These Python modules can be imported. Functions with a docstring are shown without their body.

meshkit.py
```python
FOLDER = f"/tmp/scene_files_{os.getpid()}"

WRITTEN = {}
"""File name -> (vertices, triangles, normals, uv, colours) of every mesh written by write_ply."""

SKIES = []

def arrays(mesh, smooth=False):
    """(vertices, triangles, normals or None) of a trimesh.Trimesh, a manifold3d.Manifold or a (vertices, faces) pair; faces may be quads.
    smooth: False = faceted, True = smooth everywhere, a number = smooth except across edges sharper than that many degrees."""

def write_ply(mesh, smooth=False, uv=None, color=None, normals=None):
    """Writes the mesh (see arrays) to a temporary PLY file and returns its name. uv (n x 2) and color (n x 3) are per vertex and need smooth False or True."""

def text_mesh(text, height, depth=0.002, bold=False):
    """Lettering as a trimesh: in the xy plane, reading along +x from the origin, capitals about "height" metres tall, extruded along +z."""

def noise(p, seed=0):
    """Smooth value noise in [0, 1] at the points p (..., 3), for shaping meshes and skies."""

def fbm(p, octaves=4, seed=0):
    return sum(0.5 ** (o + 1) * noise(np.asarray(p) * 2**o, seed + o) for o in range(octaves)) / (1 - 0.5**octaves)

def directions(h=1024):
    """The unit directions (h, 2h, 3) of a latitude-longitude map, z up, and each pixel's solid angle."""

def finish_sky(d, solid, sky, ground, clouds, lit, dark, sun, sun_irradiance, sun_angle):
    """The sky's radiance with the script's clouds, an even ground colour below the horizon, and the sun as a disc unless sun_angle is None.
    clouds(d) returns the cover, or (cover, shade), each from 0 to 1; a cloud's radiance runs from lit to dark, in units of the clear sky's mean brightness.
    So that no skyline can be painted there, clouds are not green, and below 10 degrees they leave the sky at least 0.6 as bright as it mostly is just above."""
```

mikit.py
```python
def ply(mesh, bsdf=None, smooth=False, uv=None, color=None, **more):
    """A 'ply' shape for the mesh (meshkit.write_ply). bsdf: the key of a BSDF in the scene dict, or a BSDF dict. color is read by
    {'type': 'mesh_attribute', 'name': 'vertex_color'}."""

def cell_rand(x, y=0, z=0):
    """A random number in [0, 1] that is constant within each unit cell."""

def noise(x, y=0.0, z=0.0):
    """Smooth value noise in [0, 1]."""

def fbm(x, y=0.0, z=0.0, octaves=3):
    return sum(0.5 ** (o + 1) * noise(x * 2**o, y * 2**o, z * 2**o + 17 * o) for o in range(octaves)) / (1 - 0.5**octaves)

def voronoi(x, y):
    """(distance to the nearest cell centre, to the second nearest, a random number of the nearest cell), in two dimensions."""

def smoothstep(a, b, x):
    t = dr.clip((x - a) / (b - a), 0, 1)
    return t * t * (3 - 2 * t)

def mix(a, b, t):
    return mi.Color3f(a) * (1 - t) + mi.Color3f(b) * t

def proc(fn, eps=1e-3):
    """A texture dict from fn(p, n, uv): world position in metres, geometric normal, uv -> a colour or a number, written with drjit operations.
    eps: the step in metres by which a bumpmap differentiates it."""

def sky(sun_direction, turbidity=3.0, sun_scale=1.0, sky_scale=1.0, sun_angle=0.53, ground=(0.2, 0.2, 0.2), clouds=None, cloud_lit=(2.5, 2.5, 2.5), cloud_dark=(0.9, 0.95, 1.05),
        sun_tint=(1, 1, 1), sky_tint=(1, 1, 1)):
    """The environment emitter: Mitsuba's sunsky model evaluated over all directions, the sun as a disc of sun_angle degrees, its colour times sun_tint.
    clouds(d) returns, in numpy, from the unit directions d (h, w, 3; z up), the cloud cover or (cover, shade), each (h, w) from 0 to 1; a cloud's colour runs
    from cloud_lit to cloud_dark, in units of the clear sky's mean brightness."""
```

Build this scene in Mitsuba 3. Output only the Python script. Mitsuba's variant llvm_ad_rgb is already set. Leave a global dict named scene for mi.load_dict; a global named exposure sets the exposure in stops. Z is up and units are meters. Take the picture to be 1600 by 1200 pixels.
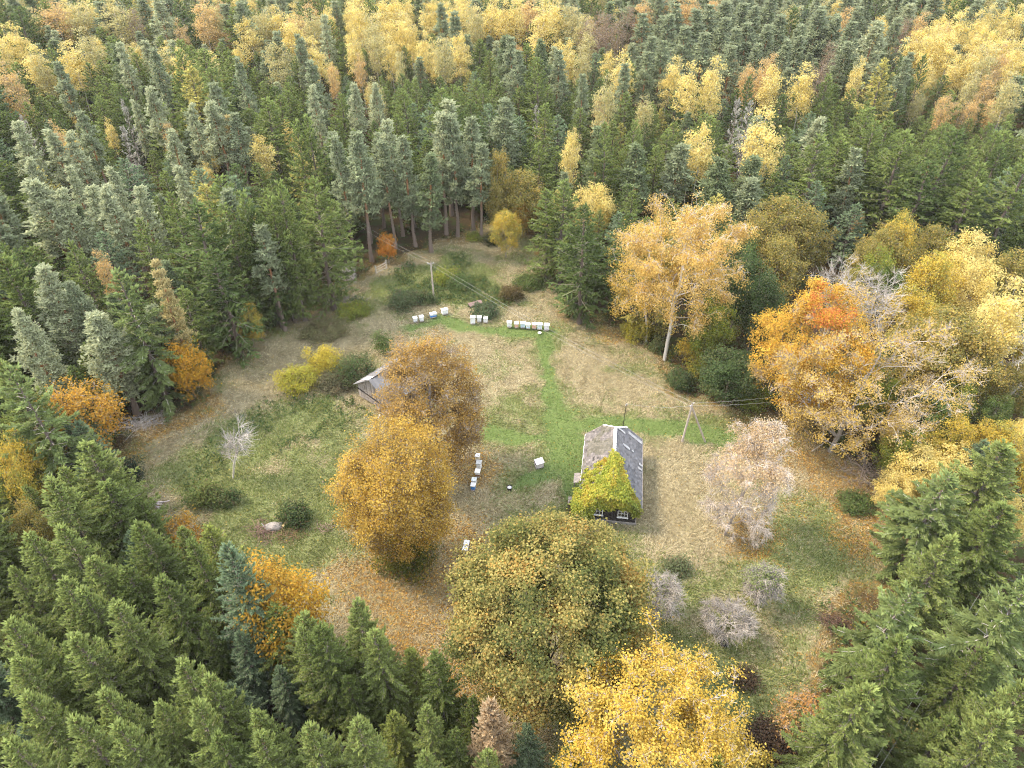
import math
import numpy as np, trimesh
import mitsuba as mi, drjit as dr
import mikit, meshkit
from shapely.geometry import Polygon, LineString, Point
import shapely

T = mi.ScalarTransform4f
scene, labels = {}, {}

# ------------------------------------------------------------------ camera, sky, exposure
CAM_H, PITCH, FOCAL = 60.0, math.radians(38), 1110.0        # metres, radians, pixels of a 1600 px wide picture
FWD = np.array([0, math.cos(PITCH), -math.sin(PITCH)]); UPV = np.array([0, math.sin(PITCH), math.cos(PITCH)]); RGT = np.array([1.0, 0, 0])
scene['camera'] = {'type': 'perspective', 'fov': math.degrees(2 * math.atan(800 / FOCAL)), 'fov_axis': 'x', 'near_clip': 0.5, 'far_clip': 6000.0,
                   'to_world': T().look_at(origin=[0, 0, CAM_H], target=(np.array([0, 0, CAM_H]) + FWD).tolist(), up=[0, 0, 1])}
scene['sky_light'] = mikit.sky([-0.62, 0.16, 0.74], turbidity=3, sun_scale=0.30, sun_angle=14, clouds=lambda d: 1.0,
                               cloud_lit=(1.85, 1.96, 2.14), sun_tint=(1.0, 1.0, 1.0), ground=(0.06, 0.06, 0.04))
exposure = 3.92


def at(px, py, z=0.0):
    """The point at height z that stands behind pixel (px, py) of the 1600 x 1200 photograph."""
    d = FWD + (px - 800) / FOCAL * RGT - (py - 600) / FOCAL * UPV
    return np.array([0, 0, CAM_H]) + d * (z - CAM_H) / d[2]


def proj(p):
    p = np.atleast_2d(np.asarray(p, float)) - [0, 0, CAM_H]
    z = p @ FWD
    return np.stack([800 + FOCAL * p[:, 0] / z, 600 - FOCAL * (p @ UPV) / z, z], 1)


# ------------------------------------------------------------------ materials
VC = {'type': 'mesh_attribute', 'name': 'vertex_color'}
scene['leaf_material'] = {'type': 'principledthin', 'base_color': VC, 'roughness': 0.65, 'diff_trans': 0.95, 'spec_trans': 0.0, 'eta': 1.35}
scene['bark_material'] = {'type': 'twosided', 'bsdf': {'type': 'diffuse', 'reflectance': VC}}


def matte(name, color, rough=0.8, scale=3.0, amount=0.35, stretch=(1, 1, 1)):
    c = np.array(color, float)

    def fn(p, n, uv):
        a = mikit.fbm(p.x * scale * stretch[0], p.y * scale * stretch[1], p.z * scale * stretch[2], octaves=4)
        return mi.Color3f(*c.tolist()) * (1 - amount + 2 * amount * a)
    scene[name] = {'type': 'twosided', 'bsdf': {'type': 'principled', 'base_color': mikit.proc(fn), 'roughness': rough, 'specular': 0.3}}
    return name


def painted(name, color):                                    # vertex-coloured solid things (hives, slates, planks)
    scene[name] = {'type': 'twosided', 'bsdf': {'type': 'principled', 'base_color': VC, 'roughness': 0.6, 'specular': 0.3}}
    return name


painted('paint_material', None)
matte('pole_wood', (0.42, 0.37, 0.33), scale=4, stretch=(3, 3, 0.4))
matte('dark_log', (0.035, 0.03, 0.03), scale=5, amount=0.5)
matte('grey_plank', (0.30, 0.265, 0.24), scale=4, amount=0.5, stretch=(3, 3, .6))
matte('stone', (0.27, 0.25, 0.235), scale=2.2, amount=0.45)
matte('white_trim', (0.74, 0.74, 0.75), scale=6, amount=0.08)
matte('metal_grey', (0.3, 0.3, 0.31), rough=0.4, amount=0.1)
matte('black_rubber', (0.018, 0.018, 0.02), rough=0.6, amount=0.2)
matte('sheet_roof', (0.36, 0.37, 0.39), rough=0.6, amount=0.3)
matte('wire_material', (0.33, 0.33, 0.33), rough=0.5, amount=0.05)
scene['window_glass'] = {'type': 'thindielectric', 'int_ior': 1.5}


# ------------------------------------------------------------------ thin autumn haze in the air
scene['haze_air'] = {'type': 'homogeneous', 'albedo': {'type': 'rgb', 'value': [0.95, 0.96, 0.97]}, 'sigma_t': 0.0001}
scene['haze'] = {'type': 'cube', 'to_world': T().translate([0, 500, 29]).scale([3600, 4600, 34]), 'bsdf': {'type': 'null'}, 'interior': {'type': 'ref', 'id': 'haze_air'}}
scene['camera']['medium'] = {'type': 'ref', 'id': 'haze_air'}
labels['haze'] = {'label': 'thin autumn haze over the forest', 'category': 'haze', 'kind': 'stuff'}


# ------------------------------------------------------------------ mesh helpers
class MB:
    """Collects vertices, faces and colours of one mesh."""

    def __init__(self):
        self.V, self.F, self.C, self.n = [], [], [], 0

    def add(self, V, F, C):
        V = np.asarray(V, float).reshape(-1, 3)
        C = np.broadcast_to(np.asarray(C, float), V.shape) if np.ndim(C) == 1 else np.asarray(C, float).reshape(-1, 3)
        self.V.append(V); self.F.append(np.asarray(F).reshape(-1, 3) + self.n); self.C.append(C); self.n += len(V)
        return self

    def solid(self, mesh, C):
        return self.add(mesh.vertices, mesh.faces, C)

    def arrays(self):
        return np.vstack(self.V), np.vstack(self.F), np.clip(np.vstack(self.C), 0.004, 0.95)

    def ply(self, bsdf, **more):
        v, f, c = self.arrays()
        return mikit.ply((v, f), bsdf, color=c, **more)


def unit(a):
    return a / np.maximum(np.linalg.norm(a, axis=-1, keepdims=True), 1e-9)


def kites(mb, P, D, W, L, wid, col, fold=0.25, tip=1.0):
    """Leaf- or spray-shaped faces: from P along D, as wide as wid along W, folded along the middle. tip: colour factor of the tip."""
    n = len(P)
    W = unit(W - D * (W * D).sum(1, keepdims=True)); N = np.cross(D, W)
    L, wid = np.broadcast_to(L, n)[:, None], np.broadcast_to(wid, n)[:, None]
    mid = P + D * L * 0.45 - N * wid * fold
    V = np.stack([P, mid + W * wid / 2, P + D * L, mid - W * wid / 2], 1)
    F = (np.arange(n)[:, None, None] * 4 + np.array([[0, 1, 2], [0, 2, 3]])[None]).reshape(-1, 3)
    C = np.repeat(np.broadcast_to(col, (n, 3))[:, None], 4, 1).copy()
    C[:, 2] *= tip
    mb.add(V, F, C.reshape(-1, 3))


def tubes(mb, P, R, sides, col):
    """n tapered tubes through k points each: P (n, k, 3), R (n, k)."""
    n, k = P.shape[:2]
    t = unit(np.gradient(P, axis=1))
    a = unit(np.cross(t, np.where(np.abs(t[..., 2:]) < 0.9, [0, 0, 1.0], [1.0, 0, 0])))
    b = np.cross(t, a)
    ang = np.arange(sides) * 2 * np.pi / sides
    V = P[:, :, None] + R[:, :, None, None] * (np.cos(ang)[:, None] * a[:, :, None] + np.sin(ang)[:, None] * b[:, :, None])
    i, j = np.meshgrid(np.arange(k - 1), np.arange(sides), indexing='ij')
    q = np.stack([i * sides + j, i * sides + (j + 1) % sides, (i + 1) * sides + (j + 1) % sides, (i + 1) * sides + j], -1).reshape(-1, 4)
    F = np.vstack([q[:, [0, 1, 2]], q[:, [0, 2, 3]]])
    F = (F[None] + (np.arange(n) * k * sides)[:, None, None]).reshape(-1, 3)
    C = np.repeat(np.broadcast_to(col, (n, 3)), k * sides, 0)
    mb.add(V.reshape(-1, 3), F, C)


def ribbons(mb, P, wid, col):
    """n thin two-sided ribbons through k points."""
    n, k = P.shape[:2]
    t = unit(np.gradient(P, axis=1)); s = unit(np.cross(t, np.array([0, 0, 1.0])))
    w = np.broadcast_to(wid, (n, k))[..., None]
    V = np.stack([P + s * w / 2, P - s * w / 2], 2).reshape(-1, 3)
    i = np.arange(k - 1)
    F = np.stack([np.stack([2 * i, 2 * i + 1, 2 * i + 3], 1), np.stack([2 * i, 2 * i + 3, 2 * i + 2], 1)], 1).reshape(-1, 3)
    F = (F[None] + (np.arange(n) * 2 * k)[:, None, None]).reshape(-1, 3)
    mb.add(V, F, np.repeat(np.broadcast_to(col, (n, 3)), 2 * k, 0))


def rvec(rng, n):
    return unit(rng.normal(size=(n, 3)))


def trunk_tube(mb, h, r0, col, rng, lean=(0, 0), k=7, sides=7, wob=0.012):
    z = np.linspace(0, 1, k)
    P = np.stack([lean[0] * z * h + rng.normal(0, wob * h, k) * z * (1 - z) * 3, lean[1] * z * h + rng.normal(0, wob * h, k) * z * (1 - z) * 3, z * h], 1)
    R = r0 * (1 - z) ** 0.8 + 0.02
    R[0] *= 1.35
    tubes(mb, P[None], R[None], sides, np.array(col))
    return P, R


# ------------------------------------------------------------------ tree builders: each returns {part: plain mesh dict}
def spruce(seed, h, r, col, nb=230, ns=7, bare=0.06, cones=0.5, droop=1.0, gappy=0.0, twig=(0.30, 0.27, 0.24), dead=0.0, fine=1.0):
    rng = np.random.default_rng(seed); tr, cr = MB(), MB()
    trunk_tube(tr, h, 0.011 * h + 0.03, (0.16, 0.13, 0.11), rng, wob=0.006)
    t = np.linspace(0, 1, nb) ** 0.92
    whorl = np.round(t * (h * 1.9)) / (h * 1.9) * 0.6 + t * 0.4
    z = h * (bare + (1 - bare) * whorl) - 0.15
    az = np.arange(nb) * 2.39996 + rng.normal(0, 0.35, nb)
    lob = 1 + 0.16 * np.sin(az * 2 + seed) * (1 - t) + 0.12 * np.sin(az * 3 + 2 * seed)
    L = r * np.minimum(1.0, 1.85 * (1 - t) ** 0.92) * rng.uniform(0.55, 1.15, nb) * lob + 0.22
    L *= np.where(t < 0.12, 0.75 + 2 * t, 1)
    if gappy:
        L *= np.where(rng.random(nb) < gappy, rng.uniform(0.25, 0.6, nb), 1)
    el = 0.06 + 0.62 * t ** 1.2
    sag = (0.62 - 0.45 * t) * droop * rng.uniform(0.75, 1.25, nb); tipu = (0.30 - 0.1 * t) * rng.uniform(0.7, 1.3, nb)
    out = np.stack([np.cos(az), np.sin(az), az * 0], 1)
    side = np.stack([-np.sin(az), np.cos(az), az * 0], 1)
    bend = rng.normal(0, 0.12, nb)

    def pos(s):
        s = np.asarray(s)
        p = out[:, None] * (L[:, None] * s)[..., None] + side[:, None] * (L[:, None] * bend[:, None] * s ** 2)[..., None]
        p[..., 2] += z[:, None] + L[:, None] * (el[:, None] * s - sag[:, None] * s ** 1.6 + tipu[:, None] * s ** 3.2)
        return p
    sp = np.linspace(0, 1, 5)[None].repeat(nb, 0)
    ribbons(tr, pos(sp), 0.03 + 0.035 * (1 - sp) * (L / r)[:, None], np.array(twig) * rng.uniform(0.7, 1.25, (nb, 1)))
    alive = rng.random(nb) >= dead * (1 - t) ** 0.5
    s = 0.26 + 0.72 * (np.arange(ns) + rng.random((nb, ns)) * 0.8) / ns
    base = pos(s); tang = unit(pos(s + 0.04) - base)
    tone = rng.normal(1, 0.15, nb).clip(0.6, 1.5)[:, None]
    base_col = np.array(col)
    sel = alive[:, None] & np.ones((nb, ns), bool)
    for sg in (-1, 1, 0):
        sd = side[:, None] * sg + np.zeros_like(base)
        a = rng.uniform(0.75, 1.1, (nb, ns)) if sg else np.zeros((nb, ns))
        D = tang * np.cos(a)[..., None] + sd * np.sin(a)[..., None]
        D[..., 2] += rng.normal(-0.16 if sg else 0.04, 0.20, (nb, ns))
        D = unit(D)
        ln = np.clip(L[:, None] * 0.36 * (1.05 - 0.72 * s) + 0.20, 0.22, 1.15) * rng.uniform(0.7, 1.3, (nb, ns)) * fine
        W = unit(np.cross(D, [0, 0, 1.0])) + rng.normal(0, 0.30, D.shape)
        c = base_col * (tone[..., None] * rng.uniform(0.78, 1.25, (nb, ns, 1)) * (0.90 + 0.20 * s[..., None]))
        m = sel & (rng.random((nb, ns)) > (0.04 if sg else 0.3))
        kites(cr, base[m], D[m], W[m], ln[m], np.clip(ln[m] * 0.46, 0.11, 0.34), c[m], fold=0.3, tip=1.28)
        if sg:                                               # hanging twigs below the branch
            m2 = sel & (rng.random((nb, ns)) < 0.42)
            D2 = unit(sd * 0.5 + tang * 0.35 + np.array([0, 0, -0.9]) + rng.normal(0, 0.2, D.shape))
            kites(cr, base[m2], D2[m2], rvec(rng, m2.sum()), ln[m2] * 0.75, 0.20, (c * 0.92)[m2])
    ends = pos(np.full((nb, 1), 0.93))[:, 0]                  # upturned branch ends
    De = unit(unit(pos(np.full((nb, 1), 1.0))[:, 0] - ends) + [0, 0, 0.25])
    for q in range(5):
        Dq = unit(De + rng.normal(0, 0.34, De.shape))
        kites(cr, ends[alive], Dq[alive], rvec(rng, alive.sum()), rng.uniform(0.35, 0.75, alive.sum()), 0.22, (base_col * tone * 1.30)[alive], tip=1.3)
    top = np.array([0, 0, h]) + np.stack([rng.normal(0, .06, 10), rng.normal(0, .06, 10), -np.linspace(0, 1.3, 10)], 1)
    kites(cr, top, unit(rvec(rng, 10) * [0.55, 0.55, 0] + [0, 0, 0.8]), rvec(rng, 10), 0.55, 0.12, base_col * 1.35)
    if cones:
        n = int(26 * cones)
        i = rng.integers(int(nb * 0.86), nb, n)
        kites(cr, ends[i], unit(rvec(rng, n) * 0.5 + [0, 0, -0.4]), rvec(rng, n), 0.32, 0.12, np.array([0.30, 0.20, 0.10]))
    return {'trunk': tr.ply('bark_material'), 'crown': cr.ply('leaf_material')}


def pine(seed, h, r, col, bare=0.42, nb=58, nt=8, nk=8, size=0.42):
    rng = np.random.default_rng(seed); tr, cr = MB(), MB()
    P, R = trunk_tube(tr, h * 0.97, 0.011 * h + 0.02, (0.24, 0.17, 0.13), rng, lean=rng.normal(0, 0.012, 2), wob=0.008)
    k = len(P)                                               # upper trunk orange-brown
    c = tr.C[0].copy(); zz = tr.V[0][:, 2] / h
    c[:] = np.where(zz[:, None] > 0.45, [0.36, 0.185, 0.095], [0.22, 0.175, 0.15]); tr.C[0] = c
    t = (np.arange(nb) + rng.random(nb)) / nb
    zt = bare + (0.985 - bare) * (np.round(t * 11) / 11 * 0.85 + t * 0.15)
    az = np.arange(nb) * 2.39996 + rng.normal(0, 0.5, nb)
    L = r * np.clip(1.12 - 0.98 * t ** 1.5, 0.14, 1) * rng.uniform(0.6, 1.15, nb)
    L *= np.where(t < 0.25, rng.uniform(0.35, 1.0, nb), 1)
    el = 0.12 + 0.55 * t + rng.normal(0, 0.1, nb); cur = rng.uniform(0.05, 0.3, nb)
    ax = np.stack([np.interp(zt * h, P[:, 2], P[:, 0]), np.interp(zt * h, P[:, 2], P[:, 1]), zt * h], 1)
    out = np.stack([np.cos(az), np.sin(az), az * 0], 1); side = np.stack([-np.sin(az), np.cos(az), az * 0], 1)
    bend = rng.normal(0, 0.2, nb)

    def pos(s):
        p = ax[:, None] + out[:, None] * (L[:, None] * s)[..., None] + side[:, None] * (L[:, None] * bend[:, None] * s ** 2)[..., None]
        p[..., 2] += L[:, None] * (el[:, None] * s - 0.28 * s ** 1.5 + cur[:, None] * s ** 3)
        return p
    sp = np.linspace(0, 1, 5)[None].repeat(nb, 0)
    tubes(tr, pos(sp), 0.012 + 0.05 * (1 - sp) * (L / r)[:, None], 3, np.array([0.30, 0.19, 0.12]))
    s = rng.uniform(0.38, 1.03, (nb, nt))
    C0 = pos(s) + side[:, None] * (rng.normal(0, 0.23, (nb, nt)) * L[:, None])[..., None] + np.array([0, 0, 1]) * rng.normal(0.08, 0.10, (nb, nt, 1))
    C0 = C0.reshape(-1, 3); m = len(C0)
    tone = rng.normal(1, 0.15, m).clip(0.6, 1.5)
    idx = np.repeat(np.arange(m), nk)
    D = rvec(rng, m * nk) + [0, 0, 0.55]
    D = unit(D + np.repeat(np.repeat(out, nt, 0), nk, 0) * 0.35)
    cc = np.array(col) * (tone[idx] * rng.uniform(0.8, 1.22, m * nk))[:, None]
    P0 = C0[idx] + rng.normal(0, 0.14, (m * nk, 3))
    kites(cr, P0, D, rvec(rng, m * nk), rng.uniform(0.75, 1.25, m * nk) * size, size * 0.42, cc, tip=1.22)
    return {'trunk': tr.ply('bark_material'), 'crown': cr.ply('leaf_material')}


def skeleton(att, trunk, alpha=0.35, sag=0.0, rng=None):
    """Limbs from a trunk (k, 3) to the points att: (nodes, parent index)."""
    nodes, par, dist = [p for p in trunk], [-1] + list(range(len(trunk) - 1)), [0.0]
    for i in range(1, len(trunk)):
        dist.append(dist[-1] + np.linalg.norm(trunk[i] - trunk[i - 1]))
    order = np.argsort(np.min(np.linalg.norm(att[:, None] - trunk[None], axis=2), axis=1))
    tip = np.zeros(len(att), int)
    N = np.zeros((len(trunk) + 3 * len(att), 3)); N[:len(trunk)] = trunk
    Dd = np.zeros(len(N)); Dd[:len(trunk)] = dist
    parent = np.full(len(N), -1); parent[:len(trunk)] = par
    n = len(trunk)
    for a in order:
        p = att[a]
        d = np.linalg.norm(N[:n] - p, axis=1)
        up = (N[:n, 2] - p[2]).clip(0) * 0.8
        j = int(np.argmin(d + alpha * Dd[:n] + up))
        for f in (0.36, 0.7, 1.0):
            q = N[j] * (1 - f) + p * f if f < 1 else p
            if f < 1:
                q = q + np.array([0, 0, sag * d[j] * f * (1 - f)]) + rng.normal(0, 0.06, 3) * d[j]
            N[n] = q; last = j if f == 0.36 else n - 1
            parent[n] = last; Dd[n] = Dd[last] + np.linalg.norm(q - N[last]); n += 1
        tip[a] = n - 1
    return N[:n], parent[:n], tip


def limb_mesh(mb, N, parent, r_tip, power, col, r_max, sides=3, ntrunk=0):
    cnt = np.zeros(len(N)); kids = np.bincount(parent[1:][parent[1:] >= 0], minlength=len(N))
    cnt[kids == 0] = 1
    for i in range(len(N) - 1, 0, -1):
        cnt[parent[i]] += cnt[i]
    R = np.minimum(r_tip * np.maximum(cnt, 1) ** power, r_max)
    e = np.arange(1, len(N)); e = e[parent[e] >= 0]
    thick = (R[e] > 0.09) | (e < ntrunk)
    for sel, sd in ((e[thick], 6), (e[~thick], sides)):
        if len(sel):
            P = np.stack([N[parent[sel]], N[sel]], 1)
            Rr = np.stack([np.where(sel >= ntrunk, np.minimum(R[parent[sel]], R[sel] * 1.35), R[parent[sel]]), R[sel]], 1)
            tubes(mb, P, Rr, sd, col if np.ndim(col) == 1 else col[sel])
    return R


def crown_points(rng, n, c, rad, shell=0.55, noise=0.35, seed=0, low=-0.75, bough=0.5):
    """n points in an uneven ellipsoid round c, more of them towards its outside."""
    out = np.zeros((0, 3)); want, n = n, (int(n * (1 - bough)) if n >= 200 else n)
    while len(out) < n:
        d = rvec(rng, n * 2)
        d = d[d[:, 2] > low]
        f = (shell + (1 - shell) * rng.random(len(d))) ** 0.8 * (1 - noise * 0.5 + noise * meshkit.fbm(d * 1.7 + seed * 3.1 + 10, 3, seed) * 1.2)
        out = np.vstack([out, c + d * f[:, None] * rad])
    out = out[:n]
    if want > n:                                             # big crowns: boughs, each with its own clusters
        i = rng.integers(0, max(20, n // 7), want - n)
        size = rng.uniform(0.05, 0.105, n)[i][:, None] * np.mean(rad)
        out = np.vstack([out, out[i] + (out[i] - c) * 0.05 + rng.normal(0, 1, (want - n, 3)) * size * [1, 1, 0.7]])
    return out


def broadleaf(seed, h, rad, cz, pal, n_cl=140, n_leaf=48, leaf=0.28, sigma=0.62, bark=(0.30, 0.26, 0.23), r_tip=0.02, trunk_r=0.3, shell=0.5, noise=0.4, low=-0.8,
              twigs=0, twig_col=(0.42, 0.39, 0.37), lean=(0, 0), droop=0.0, second=None, sec_bias=None, twl=1.0, upright=0.0, fork=0.75, density=None, bough=0.5):
    """rad: crown half-axes (rx, ry, rz) round height cz; pal: list of (colour, weight); twigs: bare twigs per cluster; second: (colour, share) in patches."""
    rng = np.random.default_rng(seed); tr, cr = MB(), MB()
    rad = np.array(rad, float); c = np.array([lean[0] * cz, lean[1] * cz, cz])
    att = crown_points(rng, n_cl, c, rad, shell, noise, seed, low, bough)
    att[:, 2] = np.clip(att[:, 2], 0.5, h)
    k = 7; z = np.linspace(0, 1, k)
    top = cz + rad[2] * fork * 0.5
    trunk = np.stack([lean[0] * z * top + rng.normal(0, .012 * h, k) * z, lean[1] * z * top + rng.normal(0, .012 * h, k) * z, z * top], 1)
    N, par, tip = skeleton(att, trunk, 0.32, 0.25 if upright == 0 else upright, rng)
    R = limb_mesh(tr, N, par, r_tip, 0.47, np.array(bark), trunk_r, ntrunk=k)
    if twigs:
        ends = np.concatenate([tip, tip - 1])
        i = np.repeat(ends, twigs)
        D = unit(unit(N[i] - N[par[i]]) * 0.8 + rvec(rng, len(i)) * 0.8 + [0, 0, upright * 0.6 - droop * 0.5])
        ln = rng.uniform(0.5, 1.5, len(i)) * sigma * twl
        P = np.stack([N[i], N[i] + D * ln[:, None] * 0.5 + rng.normal(0, .06, D.shape), N[i] + D * ln[:, None] + np.array([0, 0, -droop * 0.6]) * ln[:, None]], 1)
        tubes(tr, P, np.array([0.016, 0.012, 0.006])[None].repeat(len(i), 0) * (1 + r_tip * 12), 3, np.array(twig_col) * rng.uniform(0.75, 1.2, (len(i), 1)))
    parts = {'trunk': tr}
    if n_leaf:
        cl = att
        wgt = np.ones(len(cl)) if density is None else density(cl, c, rad)
        cnt = np.maximum((n_leaf * wgt * rng.uniform(0.6, 1.3, len(cl))).astype(int), 0)
        i = np.repeat(np.arange(len(cl)), cnt); n = len(i)
        off = rng.normal(0, 1, (n, 3)) * sigma * np.array([1, 1, 0.72])
        P = cl[i] + off
        if droop:
            P[:, 2] -= np.abs(rng.normal(0, 1, n)) * droop
        nout = unit((P - c) / rad)
        nrm = unit(nout * 0.75 + [0, 0, 0.55] + rvec(rng, n) * 0.85)
        D = unit(np.cross(nrm, rvec(rng, n)))
        if droop:
            D = unit(D + [0, 0, -0.8])
        cols = np.array([p[0] for p in pal], float); w = np.array([p[1] for p in pal], float); w /= w.sum()
        f = meshkit.fbm(cl * 0.33 + seed, 3, seed)[i] + rng.normal(0, 0.11, n)      # patches of one tone through the crown
        q = np.searchsorted(np.cumsum(w) - 1e-9, ((f - 0.5) * 2.1 + 0.5).clip(0, 0.999))
        col = cols[np.minimum(q, len(cols) - 1)]
        if second is not None:
            s = rng.random(n) < second[1] * (1 if sec_bias is None else sec_bias((P - c) / rad))
            col = np.where(s[:, None], np.array(second[0]), col)
        col = (col * 0.86 + 0.14 * np.array([1.15, 1.1, 0.75]) * col.mean(1, keepdims=True)) * rng.normal(1, 0.14, (n, 1)).clip(0.6, 1.5) * rng.normal(1, 0.10, len(cl)).clip(0.7, 1.3)[i][:, None]
        kites(cr, P, D, np.cross(nrm, D), leaf * rng.uniform(0.7, 1.3, n), leaf * 0.8, col, fold=0.2)
        parts['crown'] = cr
    return {k_: m.ply('leaf_material' if k_ == 'crown' else 'bark_material') for k_, m in parts.items()}


def bush(seed, rx, h, pal, n_cl=46, n_leaf=46, leaf=0.22, sigma=0.36, twigs=2, stems=(0.22, 0.17, 0.13), noise=0.5):
    return broadleaf(seed, h, (rx, rx * 0.9, h * 0.62), h * 0.42, pal, n_cl=n_cl, n_leaf=n_leaf, leaf=leaf, sigma=sigma, bark=stems, r_tip=0.012, trunk_r=0.07, shell=0.35,
                     noise=noise + 0.45, low=-0.5, twigs=twigs, twig_col=stems, upright=0.3)

# ------------------------------------------------------------------ kinds of trees (each a shapegroup with the parts trunk and crown)
def group(gid, parts):
    scene[gid] = {'type': 'shapegroup', **parts}
    return gid


SPRUCE_TONES = {'dark': (0.105, 0.145, 0.052), 'mid': (0.155, 0.196, 0.064), 'light': (0.210, 0.252, 0.086), 'blue': (0.165, 0.220, 0.130), 'yellow': (0.36, 0.335, 0.11), 'fresh': (0.25, 0.285, 0.085)}
PINE_TONES = {'grey': (0.285, 0.325, 0.20), 'green': (0.205, 0.25, 0.135), 'pale': (0.38, 0.41, 0.26), 'tan': (0.46, 0.40, 0.20)}
SP = dict(h=20.0, r=3.3); PN = dict(h=21.0, r=2.1); BI = dict(h=20.0, r=2.7); RB = dict(h=12.0, r=4.0)
KINDS = {}                                                   # code -> list of shapegroup ids
sd = 100
for tone, c in SPRUCE_TONES.items():
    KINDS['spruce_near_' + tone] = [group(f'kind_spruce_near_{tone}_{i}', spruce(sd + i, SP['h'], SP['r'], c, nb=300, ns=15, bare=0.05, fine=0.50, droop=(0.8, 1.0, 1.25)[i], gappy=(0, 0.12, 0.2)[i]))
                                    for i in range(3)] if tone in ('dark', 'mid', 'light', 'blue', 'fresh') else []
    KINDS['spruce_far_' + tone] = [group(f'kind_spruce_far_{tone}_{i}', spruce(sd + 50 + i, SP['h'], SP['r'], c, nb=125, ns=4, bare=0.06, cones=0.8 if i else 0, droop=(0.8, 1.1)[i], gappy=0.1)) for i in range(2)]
    sd += 7
KINDS['spruce_near_yellow'] = KINDS['spruce_near_light']
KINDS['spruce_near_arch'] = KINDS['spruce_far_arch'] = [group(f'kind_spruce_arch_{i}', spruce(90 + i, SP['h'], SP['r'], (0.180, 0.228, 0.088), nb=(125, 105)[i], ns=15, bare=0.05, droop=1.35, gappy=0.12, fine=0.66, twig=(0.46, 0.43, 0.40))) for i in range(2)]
for tone, c in PINE_TONES.items():
    KINDS['pine_near_' + tone] = [group(f'kind_pine_near_{tone}_{i}', pine(sd + i, PN['h'], PN['r'] + 0.0, c, bare=(0.16, 0.26)[i], nb=84, nt=10, nk=9, size=0.48)) for i in range(2)]
    KINDS['pine_far_' + tone] = [group(f'kind_pine_far_{tone}_{i}', pine(sd + 20 + i, PN['h'], PN['r'], c, bare=(0.42, 0.30)[i], nb=50, nt=6, nk=8, size=0.70)) for i in range(2)]
    sd += 7
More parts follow.
